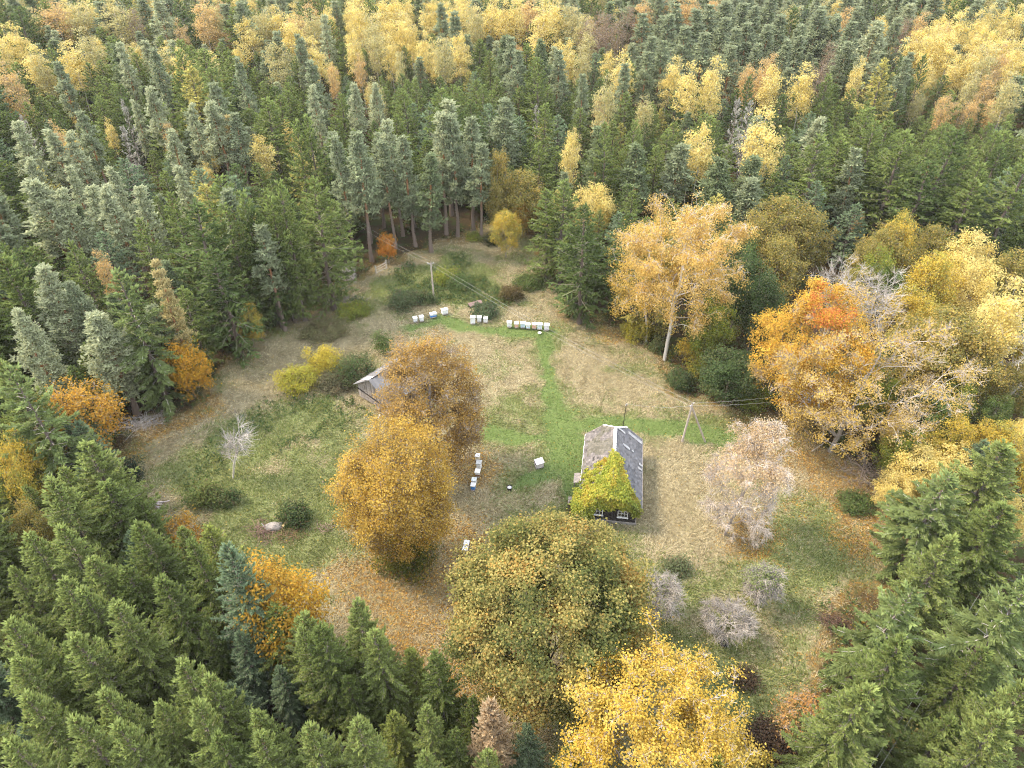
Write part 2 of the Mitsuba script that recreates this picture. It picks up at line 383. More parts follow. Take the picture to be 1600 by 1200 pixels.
PAL = {
    'gold': [((0.73, 0.59, 0.17), 3), ((0.77, 0.65, 0.24), 3), ((0.63, 0.53, 0.20), 2)],
    'pale': [((0.54, 0.48, 0.21), 3), ((0.46, 0.44, 0.20), 3), ((0.62, 0.53, 0.22), 2)],
    'rust': [((0.64, 0.44, 0.18), 3), ((0.70, 0.50, 0.19), 2), ((0.50, 0.38, 0.21), 2)],
    'orange': [((0.56, 0.29, 0.03), 3), ((0.62, 0.37, 0.045), 4), ((0.44, 0.26, 0.04), 2)],
    'yellow': [((0.64, 0.46, 0.05), 3), ((0.60, 0.46, 0.07), 3), ((0.40, 0.38, 0.07), 2)],
    'olive': [((0.36, 0.30, 0.08), 3), ((0.26, 0.25, 0.07), 3), ((0.46, 0.34, 0.08), 2)],
    'lime': [((0.24, 0.30, 0.05), 3), ((0.38, 0.38, 0.05), 2), ((0.16, 0.24, 0.05), 2)],
    'green': [((0.11, 0.18, 0.055), 3), ((0.15, 0.215, 0.065), 3), ((0.21, 0.24, 0.075), 2)],
    'deep': [((0.075, 0.125, 0.048), 3), ((0.10, 0.155, 0.06), 3), ((0.17, 0.20, 0.08), 2)],
    'brown': [((0.30, 0.21, 0.13), 3), ((0.34, 0.25, 0.15), 2)],
}
WHITE_BARK, GREY_BARK = (0.58, 0.55, 0.51), (0.27, 0.235, 0.20)
for tone in ('gold', 'pale', 'rust'):
    KINDS['birch_' + tone] = [group(f'kind_birch_{tone}_{i}', broadleaf(sd + i, BI['h'], (BI['r'], BI['r'], 6.6), 13.4, PAL[tone], n_cl=90, n_leaf=34, leaf=0.34, sigma=0.48, bark=WHITE_BARK, r_tip=0.013,
                              trunk_r=0.17, shell=0.30, noise=0.55, twigs=1, twig_col=(0.45, 0.40, 0.36), upright=0.5, droop=0.12)) for i in range(3)]
    sd += 5
for tone in ('orange', 'yellow', 'olive', 'lime', 'green', 'deep', 'gold'):
    KINDS['round_' + tone] = [group(f'kind_round_{tone}_{i}', broadleaf(sd + i, RB['h'], (RB['r'], RB['r'], 5.0), 7.0, PAL[tone], n_cl=170, n_leaf=62, leaf=0.26, sigma=0.44, bark=GREY_BARK, r_tip=0.018,
                              trunk_r=0.22, shell=0.45, noise=0.55, twigs=1 if tone in ('olive', 'yellow') else 0)) for i in range(2)]
    sd += 5
KINDS['bare_brown'] = [group('kind_bare_brown', broadleaf(sd, 18, (2.4, 2.4, 6.0), 11.5, PAL['brown'], n_cl=90, n_leaf=16, leaf=0.26, sigma=0.5, bark=(0.36, 0.30, 0.26), r_tip=0.014, trunk_r=0.15, shell=0.3,
                             twigs=4, twig_col=(0.36, 0.29, 0.25), upright=0.5))]
KINDS['dead_snag'] = [group('kind_dead_snag', spruce(sd + 1, 18, 1.7, (0.3, 0.29, 0.26), nb=130, ns=2, dead=0.96, cones=0, twig=(0.44, 0.42, 0.40)))]
KINDS['dead_brown'] = [group('kind_dead_brown', spruce(sd + 2, 12, 2.0, (0.40, 0.31, 0.20), nb=190, ns=6, cones=0, twig=(0.42, 0.38, 0.35)))]

NAMES = {'spruce': ('spruce_tree', 'tree'), 'pine': ('pine_tree', 'tree'), 'birch': ('birch_tree', 'tree'), 'round': ('broadleaf_tree', 'tree'), 'bare': ('bare_tree', 'tree'), 'dead': ('dead_tree', 'tree')}
used = {}


def numbered(name):
    k = used.get(name, 0); used[name] = k + 1
    return name if k == 0 else f'{name}_{k:03d}'


def tag(key, label, cat=None, grp=None, kind=None):
    labels[key] = {'label': label}
    if cat: labels[key]['category'] = cat
    if grp: labels[key]['group'] = grp
    if kind: labels[key]['kind'] = kind
    return key


def place(p, rot=0.0, sxy=1.0, sz=None, tilt=(0, 0)):
    m = T().translate([float(v) for v in p])
    if tilt[0] or tilt[1]:
        m = m @ T().rotate([1, 0, 0], float(tilt[0])) @ T().rotate([0, 1, 0], float(tilt[1]))
    return m @ T().rotate([0, 0, 1], float(rot)) @ T().scale([float(sxy), float(sxy), float(sxy if sz is None else sz)])


def plant(key, gid, m):
    scene[key] = {'type': 'instance', 'shapegroup': {'type': 'ref', 'id': gid}, 'to_world': m}
    return key


def one(name, parts, p, label, cat='tree', rot=0.0, grp=None, tilt=(0, 0), s=1.0):
    """A plant that is the only one of its shape."""
    key = numbered(name)
    gid = group('kind_of_' + key, parts)
    plant(key, gid, place(p, rot, s, None, tilt))
    return tag(key, label, cat, grp)


# ------------------------------------------------------------------ where things stand: the edge of the clearing, read off the photograph's ground
CLEARING_PX = [(180, 735), (228, 660), (300, 640), (335, 600), (400, 525), (470, 490), (540, 440), (640, 398), (720, 372), (770, 352), (832, 378), (862, 420), (885, 500), (960, 508), (1010, 540),
               (1040, 575), (1050, 610), (1140, 640), (1230, 655), (1310, 720), (1395, 745), (1420, 800), (1385, 900), (1300, 960), (1265, 1050), (1230, 1130), (1180, 1260), (1000, 1250), (900, 1250),
               (740, 1150), (690, 1090), (600, 1070), (520, 1060), (470, 1010), (410, 950), (330, 905), (262, 850), (225, 800)]
CLEARING = Polygon([at(x, y)[:2] for x, y in CLEARING_PX])

# (kind_tone, x and y of the top in the photograph, half its width there, height in metres)
FOREST = """
birch_rust 4 98 18 20|birch_gold 18 36 20 20|birch_rust 76 -4 24 22|birch_pale 120 0 24 21|birch_pale 168 -4 24 22|birch_pale 131 42 19 21|birch_gold 45 72 20 19|birch_pale 62 80 14 18|birch_gold 101 66 22 19
birch_rust 310 -2 20 22|birch_pale 328 6 14 20|birch_gold 386 22 17 20|bare_brown 203 2 14 21|pine_pale 242 -3 25 23|pine_grey 378 6 18 22|pine_pale 188 68 15 21|pine_grey 240 80 16 21|pine_grey 373 92 15 22
birch_pale 405 6 18 21|birch_gold 428 10 16 20|birch_gold 452 24 20 20|birch_pale 482 12 18 21|birch_pale 422 60 22 20|birch_gold 491 58 17 19|birch_gold 546 42 14 20|birch_rust 562 84 10 15|birch_rust 519 97 9 15|birch_pale 580 16 18 21
birch_gold 601 26 16 20|birch_gold 626 20 18 21|birch_gold 642 30 14 20|birch_gold 660 50 14 19|birch_pale 588 40 16 20|birch_gold 607 58 12 18|birch_pale 622 78 9 17|birch_pale 692 54 16 20|birch_gold 718 46 17 20|birch_gold 560 -2 18 22|birch_gold 595 -4 17 21|birch_gold 617 -6 16 21
birch_gold 668 -4 16 21|birch_gold 692 -8 16 21|birch_gold 714 -2 17 21|birch_pale 740 4 16 21|birch_gold 766 -4 17 21|birch_gold 788 0 15 21|birch_gold 806 0 17 21|birch_rust 826 -4 17 21|birch_gold 846 2 20 22|birch_gold 868 -2 17 21|birch_pale 898 6 15 20|birch_pale 912 18 13 19
bare_brown 922 18 17 20|bare_brown 938 8 17 20|bare_brown 954 12 16 20|bare_brown 970 22 16 20|bare_brown 936 34 15 18|birch_pale 918 40 12 18|bare_brown 985 0 17 20|birch_rust 1004 -2 15 20|birch_rust 1064 -6 16 20|birch_rust 1086 -4 16 20|birch_gold 889 57 13 19|birch_pale 915 70 13 18
birch_gold 954 74 12 17|birch_gold 977 77 18 20|birch_pale 946 117 17 21|birch_gold 1048 87 16 19|birch_gold 1081 98 19 21|birch_gold 1121 90 19 22|birch_rust 1145 94 9 16|birch_pale 1008 144 15 17|birch_gold 1104 184 24 20|birch_pale 1086 215 14 15|birch_gold 891 198 14 19
birch_rust 1172 96 12 18|birch_rust 1192 92 13 18|birch_gold 1216 94 17 20|birch_gold 1266 98 20 20|bare_brown 1288 86 15 18|bare_brown 1304 56 13 19|birch_rust 1210 84 12 18|birch_gold 1346 91 11 18|birch_rust 1369 97 8 15|bare_brown 1420 18 13 19|birch_rust 1442 19 13 19|birch_gold 1437 38 18 20
birch_gold 1452 43 14 19|birch_gold 1474 44 18 21|birch_gold 1487 33 14 20|birch_gold 1500 54 16 20|birch_gold 1450 90 11 16|birch_gold 1512 17 16 21|birch_gold 1537 14 13 21|birch_gold 1556 7 12 21|birch_gold 1576 9 13 21|birch_gold 1594 8 14 21|birch_gold 1546 34 16 20|birch_gold 1566 42 16 20
birch_gold 1586 50 16 20|birch_gold 1522 74 14 19|birch_gold 1504 80 13 18|birch_pale 1552 66 19 21|birch_rust 1572 70 14 20|birch_pale 1525 112 12 16|birch_rust 1550 111 12 16|birch_rust 1485 144 13 15|birch_rust 1524 147 12 14|birch_pale 1592 112 20 19|birch_rust 1560 150 12 12|birch_gold 1600 62 15 20
birch_gold 1206 168 30 22|birch_gold 407 207 18 15|birch_gold 447 184 9 13|birch_rust 262 192 12 14|birch_gold 164 184 8 12|birch_gold 325 219 8 11|birch_rust 80 190 13 16|birch_gold 104 140 8 13|birch_gold 900 200 9 12
pine_grey 1060 8 20 21|pine_grey 1086 16 21 21|pine_grey 1110 10 20 21|pine_grey 1134 4 20 21|pine_grey 1158 8 20 21|pine_grey 1182 12 20 21|pine_grey 1010 24 19 20|pine_grey 1046 22 22 21|pine_grey 1073 44 20 20|pine_grey 1100 54 20 20|pine_grey 1128 30 20 20|pine_grey 1150 46 18 20|pine_grey 1175 38 20 21
pine_grey 1204 40 20 21|pine_grey 1222 26 20 20|pine_grey 1250 40 20 21|pine_grey 1280 18 20 21|pine_grey 1305 26 20 20|pine_grey 1325 36 18 20|pine_grey 1345 12 18 20|pine_pale 1372 38 26 24|pine_grey 1014 60 18 20|pine_grey 976 100 16 19|pine_grey 1012 82 16 19|pine_grey 1036 66 18 20|pine_grey 1252 58 18 19|pine_grey 1226 64 18 19
pine_grey 1180 70 18 19|pine_grey 1144 74 18 19|pine_grey 1320 66 18 19|pine_grey 1400 30 16 20|pine_grey 800 60 18 21|pine_grey 812 82 16 20|pine_grey 708 20 18 22|pine_grey 690 8 14 21|pine_pale 505 26 14 21|pine_grey 430 52 16 21|pine_grey 470 56 12 20
pine_grey 88 100 15 19|pine_pale 232 138 19 20|pine_grey 341 130 20 21|pine_pale 330 160 22 20|pine_pale 296 164 16 19|pine_grey 360 180 18 18|pine_tan 352 184 15 17|pine_grey 128 178 18 19|pine_pale 20 196 22 19|pine_pale 74 204 22 18|pine_pale 108 210 20 18|pine_pale 46 250 18 18|pine_pale 105 262 16 17|pine_pale 170 266 18 18|pine_pale 268 208 18 17|pine_pale 275 262 18 17|dead_snag 186 160 8 18|dead_snag 184 200 11 16|dead_snag 37 178 8 16|pine_pale 205 160 12 16
pine_pale 60 280 34 19|pine_pale 84 300 24 18|pine_pale 130 298 26 18|pine_pale 166 286 26 19|pine_pale 208 296 24 18|pine_pale 68 420 36 19|pine_pale 145 484 42 16|pine_pale 22 488 30 18|pine_tan 242 410 22 19|pine_grey 118 436 26 17|pine_grey 250 480 26 13
pine_grey 358 300 24 20|pine_grey 408 355 24 17|pine_grey 525 217 22 21|pine_grey 555 213 25 22|pine_pale 612 192 22 21|pine_grey 600 226 22 19|pine_grey 634 214 22 20|pine_pale 686 180 24 22|pine_grey 706 182 24 22|pine_grey 734 187 24 21|pine_grey 748 225 22 18|pine_green 662 240 24 18|pine_grey 790 160 26 20|pine_pale 585 132 12 18|pine_pale 490 136 15 19|pine_pale 548 134 15 19|pine_grey 490 96 20 20|pine_pale 470 60 12 19
pine_green 935 205 22 18|pine_green 1000 230 26 17|pine_grey 1052 228 28 16|pine_green 1125 250 30 17|pine_green 1175 245 28 17|pine_grey 1180 280 26 15|pine_grey 1345 238 22 17|pine_grey 1420 95 16 19|pine_grey 912 118 14 18|pine_green 850 65 16 20|pine_grey 872 80 16 19|dead_snag 840 166 8 15|dead_snag 1155 158 14 20|dead_snag 1176 160 14 19|birch_pale 1440 140 10 13
spruce_yellow 1390 95 26 21|spruce_dark 1455 88 15 19|spruce_dark 1408 88 12 19|spruce_dark 1175 118 16 19|spruce_dark 1152 140 18 16|spruce_mid 1296 118 20 18|spruce_mid 955 194 22 20|spruce_mid 988 190 24 20|spruce_mid 845 90 22 21|spruce_mid 835 92 18 19|spruce_mid 850 165 26 18
spruce_mid 480 180 24 22|spruce_mid 418 310 34 20|spruce_mid 432 288 30 22|spruce_mid 486 285 42 21|spruce_dark 298 322 54 21|spruce_arch 184 425 56 20|spruce_mid 217 340 28 18|spruce_mid 110 378 26 17|spruce_mid 4 400 52 20|spruce_mid 352 322 34 20|spruce_dark 330 390 40 17|spruce_mid 270 300 28 19
spruce_arch 22 572 62 20|spruce_light 8 560 40 18|spruce_mid 456 190 22 21|spruce_mid 382 300 30 21|spruce_dark 398 330 30 19
spruce_light 128 694 52 19|spruce_light 82 752 52 19|spruce_mid 160 760 56 16|spruce_light 42 838 56 18|spruce_light 96 832 58 19|spruce_light 150 872 60 17|spruce_mid 214 818 60 18|spruce_mid 300 846 46 18|spruce_blue 352 864 62 21|spruce_light 222 822 40 15
spruce_light 2 975 64 19|spruce_light 97 914 62 20|spruce_light 132 922 56 19|spruce_mid 200 880 56 16|spruce_light 178 945 66 20|spruce_mid 258 905 60 18|spruce_light 34 1020 62 18|spruce_light 128 986 66 20|spruce_mid 104 1006 50 17|spruce_light 270 1030 62 20|spruce_light 326 1062 60 19|spruce_light 36 1086 66 19|spruce_light 166 1076 58 19|spruce_light 126 1122 66 20|spruce_light 190 1140 66 20|spruce_light 240 1106 52 18|spruce_light 288 1116 60 20|spruce_light 16 1156 66 20|spruce_mid 388 1108 56 17|spruce_light 394 1166 60 18|spruce_mid 330 1150 60 18
spruce_light 412 1114 52 18|spruce_light 486 1126 62 19|spruce_light 556 1124 66 20|spruce_light 550 934 54 19|spruce_mid 498 972 62 19|spruce_light 474 984 44 18|spruce_light 588 982 60 18|spruce_mid 542 1060 40 13|spruce_mid 685 1018 50 17|spruce_mid 734 1094 36 13|spruce_light 672 1112 48 16|spruce_mid 712 1142 36 14|spruce_light 756 1154 48 16|spruce_light 664 1160 44 16|spruce_blue 830 1138 40 13|spruce_light 894 1164 44 14|dead_brown 770 1110 36 14
spruce_light 1572 690 58 15|spruce_arch 1484 742 70 14|spruce_light 1490 836 54 18|spruce_arch 1416 904 74 19|spruce_mid 1424 1000 74 19|spruce_arch 1600 905 98 21|spruce_light 1350 1074 74 18|spruce_light 1592 1062 66 20|spruce_light 1576 1128 72 19|spruce_mid 1490 1128 52 14|spruce_mid 1566 790 60 14|spruce_blue 1540 690 30 9|spruce_mid 1530 1010 50 15
round_gold 928 290 32 12|round_olive 775 232 22 17|round_olive 816 264 40 13|round_yellow 790 330 24 9|round_orange 812 310 14 8|round_olive 1232 306 50 16|round_olive 1198 338 30 14|round_olive 1272 322 40 14|round_olive 1226 372 38 14|round_olive 1398 352 44 15|round_yellow 1416 334 30 16|round_olive 1468 350 32 14|round_gold 1525 357 38 15|round_yellow 1480 394 40 15|round_gold 1540 404 38 14|round_yellow 1432 452 34 12|round_lime 1384 388 30 14|round_green 1392 418 34 12|round_yellow 1455 470 30 11|round_olive 1372 372 28 14
round_olive 1495 482 66 15|round_olive 1540 520 50 13|round_green 1462 612 48 9|round_lime 1428 676 34 8|round_yellow 1505 652 38 9|round_gold 1455 706 42 8|round_gold 1500 700 50 7|round_yellow 1572 662 40 9|round_gold 1410 742 30 6|round_gold 1600 780 36 8|birch_gold 1590 438 34 19|round_olive 1600 390 40 14
round_deep 1170 388 52 14|round_deep 1196 430 34 13|round_lime 1122 458 36 12|round_green 1156 350 40 15|round_deep 1135 330 30 14|round_deep 1150 545 50 9|round_yellow 0 690 34 13|round_olive 30 790 30 9
birch_rust 156 391 14 14|round_yellow 378 474 18 8|round_gold 1572 470 40 12|round_olive 1350 420 40 12
"""
# labels of trees that stand out, by the place of their tops in the list above
SPECIAL = {
    (1206, 168): 'large golden birch rising out of dark conifers above the big birch, white trunk showing', (891, 198): 'narrow bright yellow birch standing alone behind the dark spruces at the head of the clearing',
    (407, 207): 'small bright orange birch poking out of the dark spruces at upper left', (156, 391): 'thin white-stemmed birch with a small orange tuft of leaves on top at the left',
    (925, 290): 'round golden maple crown behind the three dark spruces', (816, 264): 'pale olive round-headed tree at the far end of the clearing', (775, 232): 'brownish olive tree at the far end of the clearing beside the last pine',
    (915, 323): 'right and nearest of the three dark spruces beside the far meadow', (870, 283): 'middle one of the three dark spruces right of the far meadow', (848, 300): 'left one of the three dark spruces right of the far meadow',
    (298, 322): 'big dark spruce at the forest edge left of the clearing', (184, 425): 'tall spruce with drooping grey branches behind the small golden maple at left', (242, 410): 'pine with a yellowed top between two dark spruces at left',
    (22, 572): 'large spruce with drooping branches at the left edge of the photo', (486, 285): 'broad dark spruce at the forest edge left of the row of pines', (432, 288): 'tall narrow spruce at the forest edge, second left of the row of pines',
    (352, 864): 'bluish dark spruce beside the narrow golden maple at lower left', (770, 1110): 'small dead brown conifer at the bottom edge', (550, 934): 'pointed spruce standing forward into the clearing at bottom centre-left',
    (685, 1018): 'dense blue-green spruce left of the big olive maple at the bottom', (1600, 905): 'huge sparse spruce with long curved branches at the right edge', (1484, 742): 'thin-crowned spruce with bare grey branch ends at lower right',
    (1572, 690): 'tall dense spruce at the right edge beside yellow bushes', (1416, 904): 'wide spruce at the lower right edge of the meadow', (1350, 1074): 'light green spruce at the bottom right beside the thin orange tree', (1424, 1000): 'spruce with lit bushy top in front of the wide spruce at lower right',
    (1540, 690): 'small bluish spruce among yellow bushes at right', (1155, 158): 'left of two pale dead snags at upper right', (1176, 160): 'right of two pale dead snags at upper right', (840, 166): 'thin dead pole of a tree in the dark spruces at top centre',
    (1122, 458): 'slim yellow-green tree right of the big birch trunk', (1170, 388): 'dense dark green round tree between the big birch and the orange maple', (1590, 438): 'bright pale yellow birch cut off by the right edge',
    (1480, 394): 'bright yellow tree in the mixed stand at right', (1372, 38): 'tall pale pine standing above the others at upper right', (1390, 95): 'yellowish green spruce with heavy branches at upper right',
    (60, 280): 'broad pale grey-green pine at the left', (68, 420): 'pale grey-green pine near the left edge, in front of a thin orange birch', (145, 484): 'pale rounded pine left of the spruce with drooping grey branches',
    (232, 138): 'pale yellowish pine top standing out of dark spruces at upper left', (1495, 482): 'large half-bare olive tree at right beside the pale leafless crown', (378, 474): 'small yellow-green tree at the left forest edge',
    (0, 690): 'yellow tree half hidden by spruces at the left edge', (1150, 545): 'dark green bushy tree at the foot of the orange maple',
}


def rows(text):
    for item in text.strip().replace('\n', '|').split('|'):
        k, x, y, w, h = item.split()
        yield k, float(x), float(y), float(w), float(h)


def zone(px, py):
    """Where in the photograph a tree's top is, in words."""
    if py > 860:
        return 'in the lower left corner' if px < 330 else 'at the bottom left of centre' if px < 640 else 'at the bottom centre' if px < 960 else 'in the lower right corner'
    if py > 560:
        return 'at the left edge below the middle' if px < 420 else 'at the right edge below the middle'
    if py > 300:
        return 'along the left edge at mid height' if px < 150 else 'in the forest left of the clearing' if px < 420 else 'in the forest behind the row of pines' if px < 760 else 'behind the big birch' if px < 1200 else 'in the mixed stand at the right'
    if py > 150:
        return ('in the forest at upper left' if px < 200 else 'in the forest left of the far meadow' if px < 420 else 'behind the row of tall pines' if px < 760 else 'behind the far end of the clearing' if px < 1000
                else 'in the forest above the big birch' if px < 1240 else 'in the dense conifers at upper right')
    if py > 60:
        return 'in the far forest at upper left' if px < 330 else 'in the far forest left of top centre' if px < 660 else 'in the far forest at top centre' if px < 960 else 'in the far forest right of top centre' if px < 1280 else 'in the far forest at upper right'
    return 'along the top edge at left' if px < 330 else 'along the top edge left of centre' if px < 660 else 'along the top edge at centre' if px < 960 else 'along the top edge right of centre' if px < 1280 else 'along the top edge at right'


LOOK = {'spruce': {'dark': 'dark green spruce', 'mid': 'mid green spruce', 'light': 'light green bushy spruce', 'blue': 'bluish green spruce', 'yellow': 'yellowish green spruce', 'fresh': 'fresh yellow-green spruce', 'arch': 'spruce with long curved branches'},
        'pine': {'grey': 'grey-green pine', 'green': 'deep green pine', 'pale': 'pale grey-green pine', 'tan': 'pine with yellowed needles'},
        'birch': {'gold': 'golden yellow birch', 'pale': 'pale yellow-green birch', 'rust': 'orange-brown birch'},
        'round': {'orange': 'orange broadleaf tree', 'yellow': 'yellow broadleaf tree', 'olive': 'olive broadleaf tree', 'lime': 'yellow-green broadleaf tree', 'green': 'green broadleaf tree', 'deep': 'dark green broadleaf tree', 'gold': 'golden broadleaf tree'},
        'bare': {'brown': 'nearly bare brownish tree'}, 'dead': {'snag': 'grey dead snag', 'brown': 'dead brown conifer'}}
rng = np.random.default_rng(7)
placed = []                                                  # (kind, tone, base point, sxy, sz, rot, top px, py, half width px, height, listed)


def place_top(code, px, py, w, h, listed=True):
    kind, tone = code.split('_')
    p = at(px, py, h)
    depth = proj(p)[0, 2]
    placed.append(dict(kind=kind, tone=tone, p=np.array([p[0], p[1], 0.0]), r=w * depth / FOCAL, h=h, px=px, py=py, w=w, depth=depth, listed=listed))


def place_base(code, bx, by, tx, ty, w):
    b = at(bx, by); zs = np.linspace(2, 40, 381); e = np.hypot(*(proj(b + np.c_[zs * 0, zs * 0, zs])[:, :2] - [tx, ty]).T); h = float(zs[np.argmin(e)])
    depth = proj(b + [0, 0, h])[0, 2]; kind, tone = code.split('_')
    placed.append(dict(kind=kind, tone=tone, p=b, r=w * depth / FOCAL, h=h, px=tx, py=ty, w=w, depth=depth, listed=True))


for args in [('spruce_mid', 874, 446, 870, 283, 36), ('spruce_mid', 854, 438, 848, 300, 30), ('spruce_dark', 905, 505, 915, 323, 37)]:
    place_base(*args)
for k, x, y, w, h in rows(FOREST):
    if k.startswith('spruce') and y > 800 and x < 960 and (x, y) != (352, 864):
        h *= 0.78; w *= 0.74                                 # the young plantation at the lower left
    elif k.startswith('spruce') and y > 680 and x < 260:
        h *= 0.80
    elif k.startswith('spruce') and y > 800:
        h *= 0.82; w *= 0.85
    place_top(k, x, y, w, h)

# fill the forest between the listed trees
HALFW = {'spruce': 4.0, 'pine': 3.3, 'birch': 2.8, 'round': 5.5}


def fill_kind(px, py, u):
    """(kind, tone) that grows round a place, as the photograph's woods do."""
    if py < 90 and 960 < px < 1440: a = (0.12, 0.80, 0.08)
    elif py < 45: a = (0.40, 0.28, 0.32)
    elif py < 75 and 340 < px < 960: a = (0.45, 0.30, 0.25)
    elif px > 1420 and py < 130: a = (0.40, 0.12, 0.48)
    elif px < 420 and 160 < py < 520: a = (0.80, 0.18, 0.02)
    elif 480 < px < 780 and 140 < py < 330: a = (0.86, 0.12, 0.02)
    elif py < 330: a = (0.91, 0.06, 0.03)
    else: a = (1, 0, 0)
    v, t = u
    kind = 'spruce' if v < a[0] else 'pine' if v < a[0] + a[1] else 'birch'
    near = py > 600
    tone = {'spruce': ('light' if t < 0.40 else 'mid' if t < 0.65 else 'fresh' if t < 0.88 else 'blue') if near else ('mid' if t < 0.60 else 'dark' if t < 0.88 else 'blue' if t < 0.97 else 'yellow'),
            'pine': ('grey' if t < 0.55 else 'green' if t < 0.75 else 'pale'), 'birch': 'gold' if t < 0.5 else 'pale' if t < 0.8 else 'rust'}[kind]
    return kind, tone


cell = {}
for q in placed:
    cell.setdefault((int(q['p'][0] // 5), int(q['p'][1] // 5)), []).append(q)
shapely.prepare(CLEARING)
EDGE = CLEARING.buffer(1.2); shapely.prepare(EDGE)
LPX = np.array([[q['px'], q['py'], q['w'], q['h'], q['depth']] for q in placed])
pts = rng.uniform([-205, 6], [205, 300], (90000, 2))
inside = shapely.contains_xy(EDGE, pts[:, 0], pts[:, 1])
RIGHT_STAND = Polygon([at(x, y)[:2] for x, y in [(1040, 600), (1000, 470), (1160, 430), (1300, 420), (1640, 470), (1640, 900), (1420, 860), (1390, 750), (1300, 720), (1230, 655), (1050, 620)]])
shapely.prepare(RIGHT_STAND)
stand = shapely.contains_xy(RIGHT_STAND, pts[:, 0], pts[:, 1])
WIRE_LANE = LineString([at(1335, 1250)[:2], at(1475, 1040)[:2], at(1560, 900)[:2]]).buffer(2.6)
shapely.prepare(WIRE_LANE)
lane = shapely.contains_xy(WIRE_LANE, pts[:, 0], pts[:, 1])
for (x, y), ins, st, ln, u, hh in zip(pts, inside, stand, lane, rng.random((len(pts), 2)), rng.random(len(pts))):
    if ins or ln:
        continue
    dcam = math.hypot(x, y)
    h = 11.5 + 10.5 * hh ** 0.8 if dcam > 95 else 11 + 7.5 * hh
    young = y < 62 and x < 8
    if young: h = 8 + 6.5 * hh
    a = proj([x, y, h])[0]
    if not (-110 < a[0] < 1690 and -30 < a[1] < 1240):
        continue
    dmin = 2.7 if young else 5.8 if (x > 12 and y < 55) else 4.2 if dcam < 90 else 4.9 if dcam < 170 else 5.2
    ci, cj = int(x // 5), int(y // 5)
    near = [q for i in (-1, 0, 1) for j in (-1, 0, 1) for q in cell.get((ci + i, cj + j), ())]
    if any((q['p'][0] - x) ** 2 + (q['p'][1] - y) ** 2 < (dmin * (0.85 if q['listed'] else 1)) ** 2 for q in near):
        continue
    if st:
        if a[0] < 1400 or a[1] < 430: continue
        h = 6.5 + 4 * hh; a = proj([x, y, h])[0]
    kind, tone = fill_kind(a[0], a[1], u) if not st else ('round', ('olive', 'yellow', 'gold', 'lime', 'green')[int(u[0] * 5)])
    hw = HALFW[kind] * h / 20 * FOCAL / a[2]
    # a tree in front of a listed one must not hide its head
    front = (LPX[:, 4] > a[2]) & (np.abs(LPX[:, 0] - a[0]) < (LPX[:, 2] + hw) * 0.8) & (a[1] < LPX[:, 1] + 0.62 * LPX[:, 3] * 0.8 * FOCAL / LPX[:, 4])
    if front.any():
        h *= 0.72; a = proj([x, y, h])[0]; hw *= 0.8
        front = (LPX[:, 4] > a[2]) & (np.abs(LPX[:, 0] - a[0]) < (LPX[:, 2] + hw) * 0.75) & (a[1] < LPX[:, 1] + 0.42 * LPX[:, 3] * 0.8 * FOCAL / LPX[:, 4])
        if front.any():
            continue
    q = dict(kind=kind, tone=tone, p=np.array([x, y, 0.0]), r=HALFW[kind] * h / 20 * rng.uniform(0.8, 1.15) * (0.85 if a[1] > 700 else 1), h=h, px=a[0], py=a[1], w=hw, depth=a[2], listed=False)
    placed.append(q); cell.setdefault((ci, cj), []).append(q)

PROTO = {'spruce': SP, 'pine': PN, 'birch': BI, 'round': RB, 'bare': dict(h=18, r=2.5), 'dead': dict(h=18, r=1.7)}
PROTO_BROWN = dict(h=12, r=2.0)
placed.sort(key=lambda q: (not q['listed'], q['depth']))
count = {}
TINTS = {'spruce': 'dark spruce', 'pine': 'grey-green pine', 'birch': 'yellow birch'}
for q in placed:
    kind, tone = q['kind'], q['tone']
    if kind in ('spruce', 'pine'):
        ids = KINDS[f"{kind}_{'near' if q['depth'] < 90 and KINDS[kind + '_near_' + tone] else 'far'}_{tone}"]
    else:
        ids = KINDS[f'{kind}_{tone}']
    pr = PROTO_BROWN if (kind, tone) == ('dead', 'brown') else PROTO[kind]
    gid = ids[int(rng.integers(len(ids)))]
    m = place(q['p'], rng.uniform(0, 360), np.clip(q['r'] / pr['r'] * (1.22 if kind == 'spruce' and q['depth'] > 85 else 1), 0.36, 1.8), q['h'] / pr['h'], tuple(rng.normal(0, 1.6, 2)))
    n = count[kind] = count.get(kind, 0) + 1
    if n > 298:
        key = f'distant_{kind}_forest'
        k = f'{key}__{count[kind] - 298:03d}'
        plant(k, gid, m)
        labels.setdefault(key, {'label': f'mass of far {TINTS[kind]} trees filling the forest towards the top edge', 'category': 'forest', 'kind': 'stuff'})
        continue
    name, cat = NAMES[kind]
    key = plant(numbered(name), gid, m)
    sp = SPECIAL.get((int(q['px']), int(q['py']))) if q['listed'] else None
    if sp:
        tag(key, sp, cat)
        continue
    size = 'tall' if q['h'] > 19.5 else 'low' if q['h'] < 14.5 and kind != 'round' else ''
    lab = f"{size} {LOOK[kind][tone]} {zone(q['px'], q['py'])}".strip()
    tag(key, lab, cat, lab.replace('spruce', 'spruces').replace(' pine', ' pines').replace('birch ', 'birches ').replace(' tree ', ' trees ').replace('conifer ', 'conifers ').replace('snag ', 'snags '))
    labels[key].update(look=f"{size} {LOOK[kind][tone]}".strip(), at=(q['px'], q['py']))
